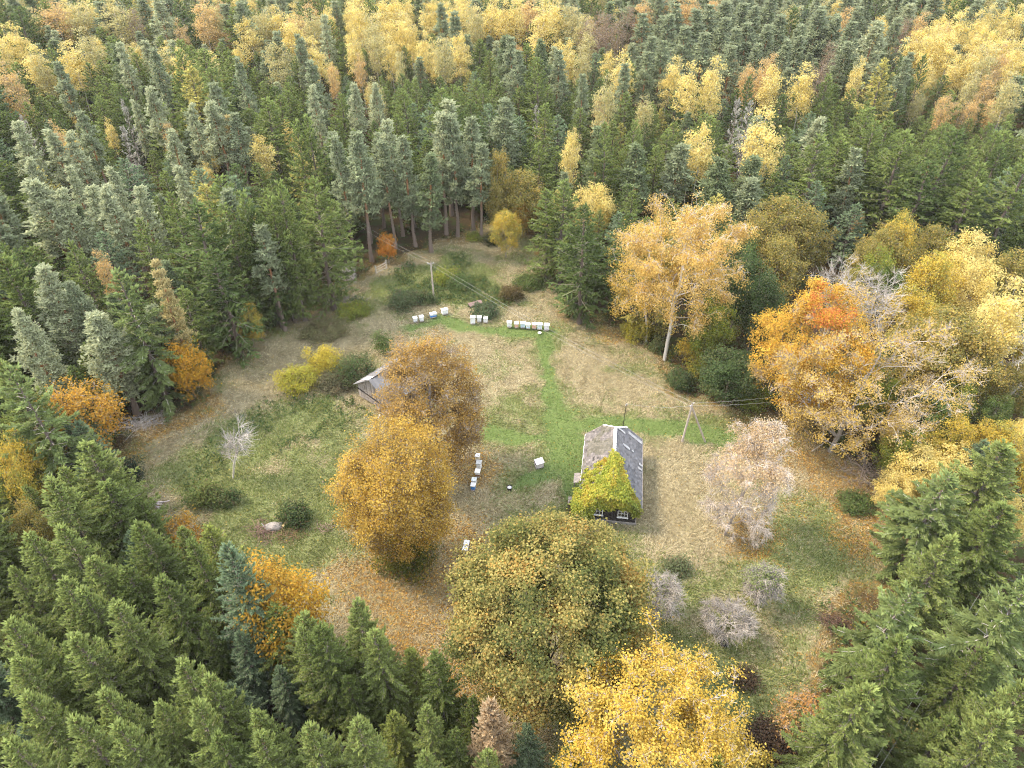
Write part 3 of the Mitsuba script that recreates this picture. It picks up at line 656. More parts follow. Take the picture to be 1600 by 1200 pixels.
# which one: every other tree is told apart by what it stands nearest to
LANDMARKS = [(1206, 190, 'the large golden birch above the big birch'), (891, 220, 'the narrow bright yellow birch'), (407, 225, 'the lone orange birch at upper left'), (232, 150, 'the pale yellowish pine top'), (298, 380, 'the big dark spruce at the left forest edge'),
    (184, 470, 'the spruce with drooping grey branches'), (242, 430, 'the yellow-topped pine'), (22, 620, 'the large drooping spruce at the left edge'), (605, 385, 'the small orange sapling'), (352, 900, 'the bluish dark spruce'), (440, 900, 'the narrow golden maple'),
    (770, 1130, 'the small dead brown conifer'), (550, 960, 'the pointed spruce in the clearing'), (685, 1040, 'the dense spruce beside the olive maple'), (1600, 940, 'the huge sparse spruce'), (1484, 770, 'the thin-crowned spruce'), (1416, 930, 'the wide spruce at lower right'),
    (1270, 1100, 'the thin orange sapling'), (1165, 180, 'the two pale dead snags'), (840, 180, 'the thin dead pole'), (1040, 400, 'the very large birch'), (1240, 520, 'the bright orange maple'), (1340, 580, 'the half-bare pale tree'), (1590, 470, 'the pale birch at the right edge'),
    (1372, 60, 'the tall pale pine at upper right'), (1390, 120, 'the yellowish heavy-branched spruce'), (60, 320, 'the broad pale pine at left'), (870, 340, 'the three dark spruces'), (816, 290, 'the pale olive tree at the clearing end'), (150, 640, 'the small orange maple at left'),
    (306, 570, 'the small golden maple at the left edge'), (45, 90, 'the bright yellow birches at upper left'), (660, 60, 'the yellow birches at top centre'), (845, 20, 'the golden birches on the top edge'), (950, 30, 'the brownish bare trees at top'), (975, 100, 'the round golden birch right of top centre'),
    (1130, 120, 'the row of yellow birches at upper right'), (1265, 120, 'the golden birch in the upper right conifers'), (1500, 50, 'the yellow birch wood at top right'), (690, 230, 'the row of tall pines'), (1480, 430, 'the bright yellow tree at right'), (1130, 490, 'the slim yellow-green tree'),
    (190, 190, 'the grey snags at upper left'), (546, 70, 'the bright birch left of top centre'), (30, 1190, 'the bottom left corner'), (240, 1195, 'the bottom edge at left'), (500, 1195, 'the bottom edge left of centre'), (1590, 1190, 'the bottom right corner'), (5, 880, 'the left edge near the bottom'), (1590, 260, 'the right edge in the upper forest'), (5, 250, 'the left edge in the upper forest')]
LM = np.array([(x, y) for x, y, _ in LANDMARKS], float)
ORD = ['nearest', 'second', 'third', 'fourth', 'fifth', 'sixth', 'seventh', 'eighth', 'ninth', 'tenth', 'eleventh', 'twelfth']
DIRS = ['right of', 'below right of', 'below', 'below left of', 'left of', 'above left of', 'above', 'above right of']
slots = {}
for key, v in labels.items():
    if 'at' in v:
        d = np.array(v['at']) - LM; i = int(np.argmin(np.hypot(d[:, 0], d[:, 1])))
        slots.setdefault((v['look'], i, int(round(math.atan2(d[i, 1], d[i, 0]) / (math.pi / 4))) % 8), []).append((float(np.hypot(*d[i])), key))
for (look_, i, dd), found in slots.items():
    for n, (_, key) in enumerate(sorted(found)):
        v = labels[key]
        v['label'] = f"{look_}, {ORD[min(n, 11)] + ' ' if len(found) > 1 else ''}{DIRS[dd]} {LANDMARKS[i][2]}"
        del v['look'], v['at']
from collections import Counter
cnt = Counter(v['label'] for v in labels.values())

# ------------------------------------------------------------------ the trees of the clearing, one by one
def mpp(px, py, z=6.0):
    return proj(at(px, py, z))[0, 2] / FOCAL                 # metres per photograph pixel


def front_gap(u):                                            # leaves thin where the photograph shows bare grey limbs
    return 1.0


G = at(632, 872)
one('maple_tree', broadleaf(11, 18.2, (5.35, 5.2, 7.6), 10.2, [((0.53, 0.34, 0.045), 3), ((0.59, 0.41, 0.07), 4), ((0.44, 0.28, 0.05), 3), ((0.32, 0.24, 0.08), 2)], bough=0.2, n_cl=560, n_leaf=120, leaf=0.18, sigma=0.42,
    bark=(0.16, 0.12, 0.10), r_tip=0.016, trunk_r=0.42, shell=0.52, noise=0.28, low=-0.85, second=((0.32, 0.25, 0.20), 0.08)), G,
    'big round orange maple in the middle of the clearing, left of the beehives', rot=20)
G = at(686, 744)
one('maple_tree', broadleaf(12, 19.6, (6.1, 5.8, 8.6), 10.8, [((0.43, 0.26, 0.06), 3), ((0.50, 0.32, 0.07), 3), ((0.37, 0.25, 0.09), 3), ((0.31, 0.23, 0.14), 4)], bough=0.25, n_cl=520, n_leaf=115, leaf=0.19, sigma=0.42,
    bark=(0.30, 0.27, 0.25), r_tip=0.018, trunk_r=0.42, shell=0.5, noise=0.3, low=-0.9, twigs=5, twig_col=(0.42, 0.38, 0.35)), G,
    'rust-orange thinning maple that hides the old barn, behind the big orange maple', rot=80)
G = at(853, 1076)
one('maple_tree', broadleaf(13, 19.4, (7.9, 7.7, 8.0), 11.0, [((0.13, 0.16, 0.05), 3), ((0.22, 0.22, 0.06), 3), ((0.36, 0.31, 0.09), 3), ((0.46, 0.39, 0.12), 3), ((0.46, 0.29, 0.07), 1)], bough=0.15, n_cl=1250, n_leaf=112, leaf=0.215, sigma=0.40,
    bark=(0.16, 0.13, 0.11), r_tip=0.015, trunk_r=0.5, shell=0.60, noise=0.14, low=-0.85, fork=0.2), G,
    'huge olive-green and golden maple in front of the cottage', rot=10)
G = at(996, 1262)
one('maple_tree', broadleaf(14, 17.6, (6.7, 6.7, 6.8), 10.2, [((0.62, 0.42, 0.04), 4), ((0.68, 0.49, 0.085), 4), ((0.46, 0.36, 0.07), 2)], bough=0.3, n_cl=560, n_leaf=110, leaf=0.17, sigma=0.38,
    bark=(0.42, 0.38, 0.35), r_tip=0.016, trunk_r=0.4, shell=0.5, noise=0.24, low=-0.8, twigs=5, twig_col=(0.52, 0.48, 0.45)), G,
    'bright yellow maple with pale inner branches at the bottom edge', rot=140)
G = at(1038, 563)
one('birch_tree', broadleaf(15, 26.0, (7.8, 7.6, 10.2), 15.2, [((0.64, 0.44, 0.11), 4), ((0.70, 0.50, 0.16), 3), ((0.50, 0.36, 0.12), 2)], n_cl=520, n_leaf=80, leaf=0.20, sigma=0.48, bark=WHITE_BARK,
    r_tip=0.017, trunk_r=0.42, shell=0.35, noise=0.5, low=-0.8, twigs=3, twig_col=(0.50, 0.46, 0.42), droop=0.5, lean=(0.02, 0.0), upright=0.7), G,
    'very large golden birch with a thick white trunk right of the dark spruces', rot=0)
G = at(1010, 534)
one('birch_tree', broadleaf(16, 20.0, (5.2, 5.0, 8.2), 11.4, [((0.64, 0.44, 0.07), 4), ((0.64, 0.47, 0.12), 3), ((0.46, 0.36, 0.09), 1)], n_cl=280, n_leaf=72, leaf=0.20, sigma=0.46, bark=WHITE_BARK,
    r_tip=0.015, trunk_r=0.26, shell=0.35, noise=0.5, low=-0.75, twigs=2, twig_col=(0.50, 0.46, 0.42), droop=0.4, lean=(-0.12, 0.02), upright=0.6), G,
    'yellow birch with a thinner trunk, left neighbour of the very large birch', rot=0)
G = at(1228, 658)
one('maple_tree', broadleaf(17, 19.5, (6.6, 6.4, 8.0), 10.8, [((0.62, 0.40, 0.04), 4), ((0.62, 0.34, 0.035), 3), ((0.66, 0.46, 0.06), 3)], n_cl=440, n_leaf=100, leaf=0.20, sigma=0.42,
    bark=(0.17, 0.13, 0.11), r_tip=0.016, trunk_r=0.36, shell=0.5, noise=0.4, low=-0.7, second=((0.66, 0.22, 0.06), 0.45),
    sec_bias=lambda e: (e[:, 2] > 0.35) * (np.hypot(e[:, 0] - 0.1, e[:, 1] + 0.2) < 0.42)), G,
    'bright orange maple with a reddish top at the right edge of the clearing', rot=0)
G = at(1296, 706)
one('linden_tree', broadleaf(18, 20.2, (10.4, 9.0, 8.8), 10.6, [((0.56, 0.40, 0.11), 3), ((0.62, 0.44, 0.09), 3), ((0.48, 0.36, 0.18), 3)], n_cl=560, n_leaf=66, leaf=0.19, sigma=0.44,
    bark=(0.36, 0.33, 0.30), r_tip=0.018, trunk_r=0.42, shell=0.42, noise=0.35, low=-0.9, twigs=5, twl=1.6, twig_col=(0.44, 0.39, 0.35), lean=(0.15, 0.05), upright=0.4,
    density=lambda p, c, r: np.where(p[:, 2] < c[2] - 1.5, 1.6, np.where(((p - c) / r)[:, 0] > 0.15, 0.6, 0.9))), G,
    'wide half-bare pale tree with grey limbs and thin yellow leaves right of the orange maple', rot=0)
G = at(1132, 836)
one('willow_tree', broadleaf(19, 15.4, (3.9, 3.8, 7.2), 8.0, [((0.62, 0.48, 0.32), 3), ((0.66, 0.48, 0.26), 2), ((0.54, 0.42, 0.3), 2)], n_cl=300, n_leaf=40, leaf=0.17, sigma=0.44,
    bark=(0.30, 0.26, 0.24), r_tip=0.013, trunk_r=0.30, shell=0.4, noise=0.35, low=-0.95, twigs=12, twl=1.5, twig_col=(0.52, 0.465, 0.41), droop=0.35, lean=(0.13, 0.03),
    density=lambda p, c, r: np.where(p[:, 2] > c[2] + 1.6, 2.2, np.where(p[:, 2] > c[2] - 1, 0.7, 0.15))), G,
    'nearly leafless pale drooping tree with peach leaves on top, right of the cottage', rot=0)
for (px, py, tx, w, h, lab, sd_, n_leaf, pal_) in [
        (1022, 962, 1022, 48, 5.6, 'old grey bare apple tree beside the olive maple', 21, 8, [((0.16, 0.19, 0.10), 1)]),
        (1128, 990, 1132, 50, 4.2, 'low spreading bare apple tree above the black tyre', 22, 0, None),
        (1180, 945, 1178, 36, 6.2, 'bare apple tree with pale green leaves left on its top', 23, 46, [((0.36, 0.42, 0.17), 1), ((0.28, 0.36, 0.13), 1)])]:
    r_ = 0.84 * w * mpp(px, py, 2)
    dens = (lambda p, c, r: np.where(p[:, 2] > c[2] + 0.9, 1.3, 0.0)) if sd_ == 23 else None
    one('apple_tree', broadleaf(sd_, h, (r_, r_ * 0.9, h * 0.42), h * 0.55, pal_ or [((0.2, 0.2, 0.1), 1)], n_cl=150, n_leaf=n_leaf, leaf=0.14, sigma=0.34, bark=(0.30, 0.27, 0.25), r_tip=0.016, trunk_r=0.2, shell=0.4,
        noise=0.4, low=-0.6, twigs=9, twl=1.8, twig_col=(0.36, 0.33, 0.30), droop=0.2, density=dens), at(px, py), lab)
one('bare_tree', broadleaf(24, 8.2, (1.5, 1.3, 3.4), 5.2, PAL['brown'], n_cl=44, n_leaf=0, leaf=0.1, sigma=0.5, bark=(0.60, 0.57, 0.53), r_tip=0.019, trunk_r=0.10, shell=0.3, noise=0.3, low=-0.9, twigs=5, twl=2.4,
    twig_col=(0.46, 0.43, 0.40), upright=1.3), at(364, 748), 'slender leafless white tree leaning in the left meadow', tilt=(-6, 16))
one('maple_tree', broadleaf(25, 11.4, (4.6, 4.4, 4.5), 6.9, PAL['orange'] + [((0.62, 0.36, 0.03), 3)], n_cl=180, n_leaf=44, leaf=0.25, sigma=0.48, bark=(0.36, 0.31, 0.28), r_tip=0.014, trunk_r=0.16, shell=0.45, noise=0.4,
    low=-0.8, twigs=2, lean=(-0.12, 0.04)), at(170, 724), 'small orange maple with visible branches at the left edge of the meadow')
one('maple_tree', broadleaf(26, 9.0, (2.6, 2.5, 4.1), 4.9, [((0.64, 0.38, 0.02), 3), ((0.60, 0.32, 0.02), 3)], n_cl=100, n_leaf=58, leaf=0.25, sigma=0.45, bark=(0.2, 0.15, 0.12), r_tip=0.014, trunk_r=0.13, shell=0.45, noise=0.45),
    at(306, 622), 'small bright golden maple at the left forest edge')
one('maple_tree', broadleaf(27, 14.0, (3.6, 3.4, 6.2), 7.4, [((0.64, 0.40, 0.03), 4), ((0.60, 0.33, 0.03), 2), ((0.46, 0.30, 0.04), 2)], n_cl=190, n_leaf=58, leaf=0.25, sigma=0.48, bark=(0.2, 0.15, 0.12), r_tip=0.014, trunk_r=0.15,
    shell=0.45, noise=0.4), at(462, 1032), 'narrow golden maple among the spruces at lower left')
one('maple_tree', broadleaf(28, 4.6, (2.3, 2.2, 2.0), 2.6, PAL['orange'] + [((0.55, 0.42, 0.12), 3)], n_cl=60, n_leaf=46, leaf=0.22, sigma=0.36, bark=(0.45, 0.42, 0.40), r_tip=0.012, trunk_r=0.08, twigs=2),
    at(290, 862), 'low orange sapling behind the spruces at the lower left edge of the meadow')
one('maple_tree', broadleaf(29, 5.6, (1.2, 1.1, 2.2), 3.5, [((0.60, 0.25, 0.02), 3), ((0.55, 0.30, 0.02), 2)], n_cl=50, n_leaf=44, leaf=0.26, sigma=0.38, bark=(0.4, 0.36, 0.33), r_tip=0.012, trunk_r=0.08),
    at(608, 412), 'small orange sapling under the tall pines')
one('rowan_sapling', broadleaf(30, 5.2, (2.7, 2.2, 2.0), 3.6, [((0.55, 0.33, 0.12), 3), ((0.50, 0.25, 0.06), 2)], n_cl=80, n_leaf=22, leaf=0.2, sigma=0.36, bark=(0.34, 0.29, 0.26), r_tip=0.012, trunk_r=0.07, twigs=3,
    twig_col=(0.4, 0.34, 0.3)), at(1245, 1158), 'thin orange-leaved sapling left of the light green spruce at the bottom right')
one('willow_tree', broadleaf(31, 17.0, (4.2, 4.0, 6.8), 9.8, PAL['pale'], n_cl=150, n_leaf=4, leaf=0.2, sigma=0.7, bark=(0.60, 0.57, 0.53), r_tip=0.02, trunk_r=0.24, shell=0.25, noise=0.4, twigs=7, twig_col=(0.60, 0.56, 0.52),
    lean=(0.28, 0.02), upright=0.8), at(1545, 655), 'leafless white birch leaning to the right at the right edge')
one('bare_tree', broadleaf(32, 16.5, (4.6, 4.2, 5.6), 10.0, PAL['brown'], n_cl=120, n_leaf=0, sigma=0.7, bark=(0.40, 0.375, 0.35), r_tip=0.020, trunk_r=0.22, shell=0.25, noise=0.4, twl=1.6, twigs=5, twig_col=(0.44, 0.41, 0.38), upright=0.9),
    at(1276, 560), 'leafless grey tree behind the orange maple, left of two')
one('bare_tree', broadleaf(33, 17.0, (3.2, 3.0, 6.2), 10.4, PAL['brown'], n_cl=100, n_leaf=0, sigma=0.7, bark=(0.44, 0.41, 0.385), r_tip=0.018, trunk_r=0.22, shell=0.25, noise=0.4, twl=1.6, twigs=5, twig_col=(0.46, 0.43, 0.40), upright=0.9),
    at(1330, 575), 'leafless white-trunked birch behind the half-bare tree, right of two')
one('dead_tree', broadleaf(34, 4.6, (1.5, 1.4, 2.2), 2.4, PAL['brown'], n_cl=60, n_leaf=0, sigma=0.4, bark=(0.36, 0.33, 0.31), r_tip=0.012, trunk_r=0.06, twigs=9, twig_col=(0.38, 0.35, 0.33), droop=0.4),
    at(546, 452), 'grey dead bush-like spruce at the forest edge left of the wooden gate')

# ------------------------------------------------------------------ shrubs: base in the photograph, half width there, height, palette
SHRUBS = [
    (466, 606, 32, 3.2, [((0.52, 0.46, 0.04), 3), ((0.40, 0.40, 0.05), 2)], 'yellow-lime bush left of the barn, the wider of two'),
    (512, 580, 26, 3.8, [((0.60, 0.50, 0.05), 3), ((0.44, 0.42, 0.05), 1)], 'bright yellow bush between the lime bush and the dark green shrub by the barn'),
    (560, 594, 34, 3.8, PAL['deep'], 'large dark green shrub directly behind the barn corner'),
    (600, 553, 15, 3.8, PAL['green'], 'small upright green shrub behind the barn, right of the dark one'),
    (524, 606, 24, 2.2, [((0.22, 0.20, 0.12), 2), ((0.14, 0.15, 0.08), 1)], 'greyish thin shrub in front of the bright yellow bush'),
    (553, 492, 22, 2.0, PAL['lime'], 'green bush on the track side at the left end of the upper meadow'),
    (508, 522, 36, 1.5, [((0.20, 0.20, 0.09), 2), ((0.26, 0.25, 0.12), 2)], 'low pale grey-green shrub by the forest edge above the yellow bushes'),
    (633, 478, 25, 2.6, [((0.10, 0.16, 0.075), 2), ((0.14, 0.18, 0.085), 2)], 'blue-green bush left of the single power pole'),
    (664, 474, 14, 2.0, PAL['deep'], 'dark little shrub just left of the foot of the single power pole'),
    (700, 440, 20, 2.2, PAL['lime'], 'light green bush behind the single power pole'),
    (720, 448, 20, 1.8, PAL['green'], 'green bush under the wires right of the single power pole'),
    (758, 492, 20, 1.8, [((0.09, 0.15, 0.08), 2), ((0.13, 0.18, 0.09), 1)], 'blue-green shrub right behind the three white beehives'),
    (799, 466, 17, 2.1, [((0.16, 0.12, 0.05), 2), ((0.11, 0.10, 0.04), 2)], 'round brown-olive bush behind the row of seven beehives'),
    (826, 446, 24, 1.8, PAL['green'], 'green shrub beside the left dark spruce of three'),
    (767, 384, 9, 2.6, [((0.045, 0.07, 0.03), 2)], 'small dark juniper at the far end of the clearing'),
    (744, 376, 12, 1.6, PAL['lime'], 'small pale green bush at the far end of the clearing'),
    (205, 755, 20, 3.4, [((0.055, 0.085, 0.055), 2), ((0.075, 0.105, 0.065), 2)], 'dense dark blue-green juniper bush below the small orange maple at left'),
    (326, 782, 26, 2.4, PAL['green'], 'green bush with rusty brown stems in the left meadow'),
    (360, 786, 14, 1.6, PAL['deep'], 'small dark bush right of the rusty-stemmed bush in the left meadow'),
    (462, 812, 24, 2.2, PAL['deep'], 'dark green bush by the brush pile in the lower left meadow'),
    (632, 880, 46, 2.6, [((0.20, 0.20, 0.03), 2), ((0.10, 0.14, 0.03), 2), ((0.40, 0.30, 0.03), 1)], 'green undergrowth round the foot of the big orange maple'),
    (1060, 606, 22, 2.8, PAL['deep'], 'dark green shrub at the foot of the very large birch'),
    (1122, 614, 34, 4.4, PAL['deep'], 'wide dark green shrub between the very large birch and the orange maple'),
    (1172, 636, 24, 3.0, PAL['lime'], 'light green shrub under the left side of the orange maple'),
    (1098, 590, 26, 3.6, [((0.30, 0.32, 0.05), 2), ((0.46, 0.38, 0.04), 2)], 'yellow-green shrub below the slim yellow-green tree'),
    (1076, 560, 18, 3.4, PAL['yellow'], 'yellow shrub right of the very large birch trunk'),
    (996, 530, 22, 3.6, [((0.40, 0.36, 0.04), 3), ((0.2, 0.24, 0.04), 2)], 'yellow-green shrub left of the two birch trunks'),
    (1026, 548, 10, 2.0, PAL['deep'], 'small dark shrub between the two birch trunks'),
    (1336, 792, 26, 1.1, PAL['green'], 'low green bramble patch below the half-bare tree'),
    (952, 872, 20, 1.4, [((0.20, 0.20, 0.04), 2), ((0.14, 0.16, 0.04), 2)], 'olive-green bush at the front left corner of the cottage'),
    (1056, 892, 18, 1.2, [((0.16, 0.20, 0.10), 2)], 'grey-green low bush behind the old apple tree'),
    (1195, 1168, 40, 1.7, [((0.12, 0.08, 0.06), 3), ((0.16, 0.12, 0.07), 1)], 'dark brown leafless thicket at the bottom right of the yellow maple'),
    (1160, 1065, 18, 1.0, [((0.13, 0.09, 0.06), 2), ((0.12, 0.13, 0.06), 1)], 'small brown bramble below the black tyre'),
    (1186, 1205, 20, 2.2, PAL['yellow'], 'yellow bush at the bottom edge right of the yellow maple'),
    (1405, 1165, 20, 2.6, PAL['gold'], 'golden bush in the dark gap under the wires at lower right'),
    (1425, 1190, 18, 2.2, PAL['orange'], 'orange bush at the bottom edge beside the wires'),
    (905, 800, 12, 1.0, [((0.14, 0.11, 0.05), 2)], 'brownish weeds at the left front of the cottage'),
]
for i, (px, py, w, h, pal_, lab) in enumerate(SHRUBS):
    r_ = w * mpp(px, py, h / 2)
    n = int(np.clip(26 * r_ * r_ * 0.8, 26, 120))
    one('shrub', bush(300 + i, r_, h, pal_, n_cl=n, n_leaf=44, leaf=0.2, sigma=0.36, stems=(0.20, 0.13, 0.09)), at(px, py), lab, 'shrub')

# ------------------------------------------------------------------ the ground: what grows where, in metres
def px_poly(pts): return Polygon([at(x, y)[:2] for x, y in pts])
def px_line(pts): return LineString([at(x, y)[:2] for x, y in pts])


PATHS = [(px_line([(852, 515), (853, 560), (861, 608), (868, 640), (878, 690), (884, 745), (892, 790)]), 1.15), (px_line([(872, 655), (884, 690), (880, 730)]), 2.7), (px_line([(885, 668), (950, 662), (1010, 668), (1070, 676), (1140, 684)]), 1.7),
         (px_line([(870, 682), (800, 684), (765, 676)]), 1.0), (px_line([(645, 512), (692, 500), (725, 512), (790, 518), (858, 518)]), 1.3), (px_line([(885, 740), (840, 746), (800, 765)]), 0.9), (px_line([(905, 690), (900, 770)]), 1.4)]
MEADOW = px_poly([(430, 610), (560, 622), (596, 660), (548, 720), (545, 850), (500, 930), (410, 900), (330, 850), (262, 790), (250, 735), (350, 680), (390, 640)])
MEADOW_LUSH = px_poly([(440, 612), (570, 622), (580, 655), (470, 700), (380, 720), (280, 790), (300, 720), (380, 650)])
UPPER = px_poly([(500, 500), (585, 440), (650, 405), (720, 400), (770, 440), (810, 480), (720, 492), (670, 480), (610, 470), (540, 520)])
LOWER_R = px_poly([(960, 880), (1150, 860), (1290, 790), (1390, 830), (1370, 900), (1290, 970), (1230, 1130), (1150, 1200), (1000, 1000)])
LITTER = [(640, 905, 9), (742, 735, 4.0), (715, 880, 7), (740, 1050, 6), (1262, 700, 8.0), (1195, 662, 6), (1180, 842, 4.5), (1330, 755, 9), (1345, 835, 5), (175, 710, 6), (310, 640, 4), (640, 990, 6), (250, 655, 6), (720, 365, 5), (960, 520, 4)]
LITTER_M = [(at(x, y)[:2], r) for x, y, r in LITTER]


def sm(a, b, x):
    t = np.clip((x - a) / (b - a), 0, 1)
    return t * t * (3 - 2 * t)


def dist_in(poly, P):
    """Signed distance to a polygon's edge: positive inside."""
    p = shapely.points(P); shapely.prepare(poly)
    d = shapely.distance(poly.exterior, p)
    return np.where(shapely.contains_xy(poly, P[:, 0], P[:, 1]), d, -d)


def fields(P):
    """(dry 0..1, mown 0..1, litter 0..1, forest floor 0..1) at the points P (n, 2)."""
    P3 = np.c_[P, np.zeros(len(P))]
    big, mid = meshkit.fbm(P3 * 0.10 + 40, 4, 3), meshkit.fbm(P3 * 0.45 + 9, 3, 5)
    wob = (meshkit.fbm(P3 * 0.35 + 77, 3, 8) - 0.5)
    dry = 0.72 + (big - 0.5) * 0.9 + (mid - 0.5) * 0.4
    dry = dry - 0.36 * sm(-2.5, 2.5, dist_in(MEADOW, P) + wob * 5) * (0.55 + 0.8 * (1 - sm(0.42, 0.58, big)))
    dry = dry - 0.30 * sm(-2.0, 2.5, dist_in(MEADOW_LUSH, P) + wob * 5)
    dry = dry - 0.55 * sm(-2.0, 3.0, dist_in(UPPER, P) + wob * 6)
    dry = dry - 0.48 * sm(-3.0, 4.0, dist_in(LOWER_R, P) + wob * 5)
    pts_ = shapely.points(P)
    mown = np.zeros(len(P))
    for line, w in PATHS:
        d = shapely.distance(line, pts_)
        mown = np.maximum(mown, 1 - sm(w * 0.45, w * 1.45, d + wob * 2.4))
    halo = np.zeros(len(P))
    for line, w in PATHS:
        halo = np.maximum(halo, 1 - sm(w, w + 3.0, shapely.distance(line, pts_) + wob * 2))
    dry = np.clip(dry - 0.22 * halo + (mid - 0.5) * 0.35, 0, 1)
    lit = np.zeros(len(P))
    for c, r in LITTER_M:
        d = np.hypot(P[:, 0] - c[0], P[:, 1] - c[1])
        lit = np.maximum(lit, 1 - sm(r * 0.45, r * 1.15, d + wob * r * 0.9))
    edge = dist_in(CLEARING, P)
    forest = 1 - sm(-2.0, 2.2, edge + wob * 4)
    lit = np.maximum(lit * (1 - mown * 0.8), 0.18 * (1 - sm(0.5, 6, edge + wob * 4)) * (1 - forest))
    return dry, mown * (1 - forest), lit * (1 - forest), forest


def relief(P):
    P3 = np.c_[P, np.zeros(len(P))]
    return 0.45 * (meshkit.fbm(P3 * 0.05 + 3, 3, 1) - 0.5) + 0.10 * (meshkit.fbm(P3 * 0.5 + 5, 3, 2) - 0.5)


gx = np.concatenate([[-3000, -1500, -800, -450, -280, -160, -110], np.arange(-80, 80.1, 0.8), [110, 160, 280, 450, 800, 1500, 3000]])
gy = np.concatenate([[-3000, -1000, -300, -60], np.arange(5, 130.1, 0.8), [150, 180, 220, 280, 360, 500, 900, 1800, 4000]])
X, Y = np.meshgrid(gx, gy)
GP = np.c_[X.ravel(), Y.ravel()]
dry, mown, lit, forest = fields(GP)
Z = relief(GP) * (np.hypot(GP[:, 0], GP[:, 1]) < 400)
nx = len(gx); i, j = np.meshgrid(np.arange(len(gy) - 1), np.arange(nx - 1), indexing='ij')
quads = np.stack([i * nx + j, i * nx + j + 1, (i + 1) * nx + j + 1, (i + 1) * nx + j], -1).reshape(-1, 4)
U = dry * (1 - mown) - mown * 0.0 + 0.0                      # u: how dry the grass is (mown paths: -1); v: fallen leaves, beyond 1 forest floor
U = dry * (1 - mown) - mown
Vv = np.maximum(lit, 0) * (1 - forest) + forest * 2


def ground_color(p, n, uv):
    u, v = uv.x, uv.y
    a, b, c = mikit.fbm(p.x * 0.9, p.y * 0.9, octaves=4), mikit.fbm(p.x * 5, p.y * 5, octaves=3), mikit.noise(p.x * 14, p.y * 14)
    straw = mikit.mix((0.17, 0.145, 0.08), (0.37, 0.32, 0.205), b * 0.7 + a * 0.3)
    green = mikit.mix((0.12, 0.14, 0.057), (0.25, 0.275, 0.125), b)
    mownc = mikit.mix((0.075, 0.118, 0.034), (0.165, 0.215, 0.078), b * 0.7 + a * 0.3)
    col = mikit.mix(green, straw, mikit.smoothstep(0.25, 0.85, u + (a - 0.5) * 0.7 + (b - 0.5) * 0.5))
    col = mikit.mix(col, mownc, mikit.smoothstep(0.15, -0.75, u + (a - 0.5) * 0.9 + (b - 0.5) * 0.3))
    leaf = mikit.mix((0.10, 0.065, 0.025), (0.30, 0.19, 0.06), mikit.smoothstep(0.35, 0.75, c * 0.6 + b * 0.4))
    col = mikit.mix(col, leaf, mikit.smoothstep(0.55, 1.2, dr.minimum(v, 1.0) + (b - 0.5) * 0.6 + (a - 0.5) * 0.5))
    floor = mikit.mix((0.030, 0.024, 0.014), (0.085, 0.060, 0.034), b)
    floor = mikit.mix(floor, (0.05, 0.06, 0.022), mikit.smoothstep(0.5, 0.62, a))
    return mikit.mix(col, floor, mikit.smoothstep(1.15, 1.85, v + (a - 0.5) * 0.6))


scene['ground_material'] = {'type': 'twosided', 'bsdf': {'type': 'diffuse', 'reflectance': mikit.proc(ground_color)}}
scene['ground'] = mikit.ply((np.c_[GP, Z], quads), 'ground_material', smooth=True, uv=np.c_[U, Vv])
labels['ground'] = {'label': 'forest clearing ground of dry grass with mown green paths', 'kind': 'structure'}

# grass, straw, weeds and fallen leaves as small blades and leaves on the ground
VIEW = px_poly([(100, 330), (1480, 330), (1620, 700), (1620, 1230), (-20, 1230), (-20, 700)]).intersection(CLEARING.buffer(3.5))
x0, y0, x1, y1 = VIEW.bounds


def scatter(n, seed):
    g = np.random.default_rng(seed)
    P = g.uniform([x0, y0], [x1, y1], (n, 2)); shapely.prepare(VIEW)
    P = P[shapely.contains_xy(VIEW, P[:, 0], P[:, 1])]
    return P, g


P, g = scatter(860000, 51)
dry_, mown_, lit_, for_ = fields(P)
keep = g.random(len(P)) < (1 - for_) * (1 - 0.60 * lit_) * (0.55 + 0.45 * (1 - mown_))
P, dry_, mown_ = P[keep], dry_[keep], mown_[keep]
n = len(P); P3 = np.c_[P, relief(P) + 0.01]
mown_ = (g.random(n) < sm(0.25, 0.75, mown_)) * 1.0
isdry = (g.random(n) < sm(0.2, 0.8, dry_)) & (mown_ < 0.5)
ang = meshkit.fbm(P3 * 0.28 + 100, 3, 4) * 14 + g.normal(0, 0.7, n)          # lodged straw lies in swirls
elev = np.where(isdry, np.abs(g.normal(0.28, 0.22, n)), g.uniform(0.5, 1.3, n))
tuft = meshkit.fbm(P3 * 0.8 + 30, 3, 6)
D = np.stack([np.cos(ang) * np.cos(elev), np.sin(ang) * np.cos(elev), np.sin(elev)], 1)
ln = np.where(mown_ > 0.5, 0.16, np.where(isdry, 0.43, 0.36)) * g.uniform(0.6, 1.4, n) * (0.55 + 0.9 * tuft)
c_dry = np.array([[0.50, 0.44, 0.29], [0.41, 0.36, 0.22], [0.62, 0.56, 0.40], [0.26, 0.22, 0.13]])[g.integers(0, 4, n)]
c_grn = np.array([[0.225, 0.27, 0.095], [0.29, 0.33, 0.13], [0.38, 0.375, 0.18], [0.16, 0.20, 0.065]])[g.integers(0, 4, n)]
c_mow = np.array([[0.13, 0.20, 0.058], [0.19, 0.26, 0.09], [0.33, 0.35, 0.17], [0.09, 0.145, 0.042]])[g.integers(0, 4, n)]
col = np.where(isdry[:, None], c_dry, np.where(mown_[:, None] > 0.5, c_mow, c_grn)) * g.normal(1, 0.14, (n, 1)).clip(0.6, 1.5)
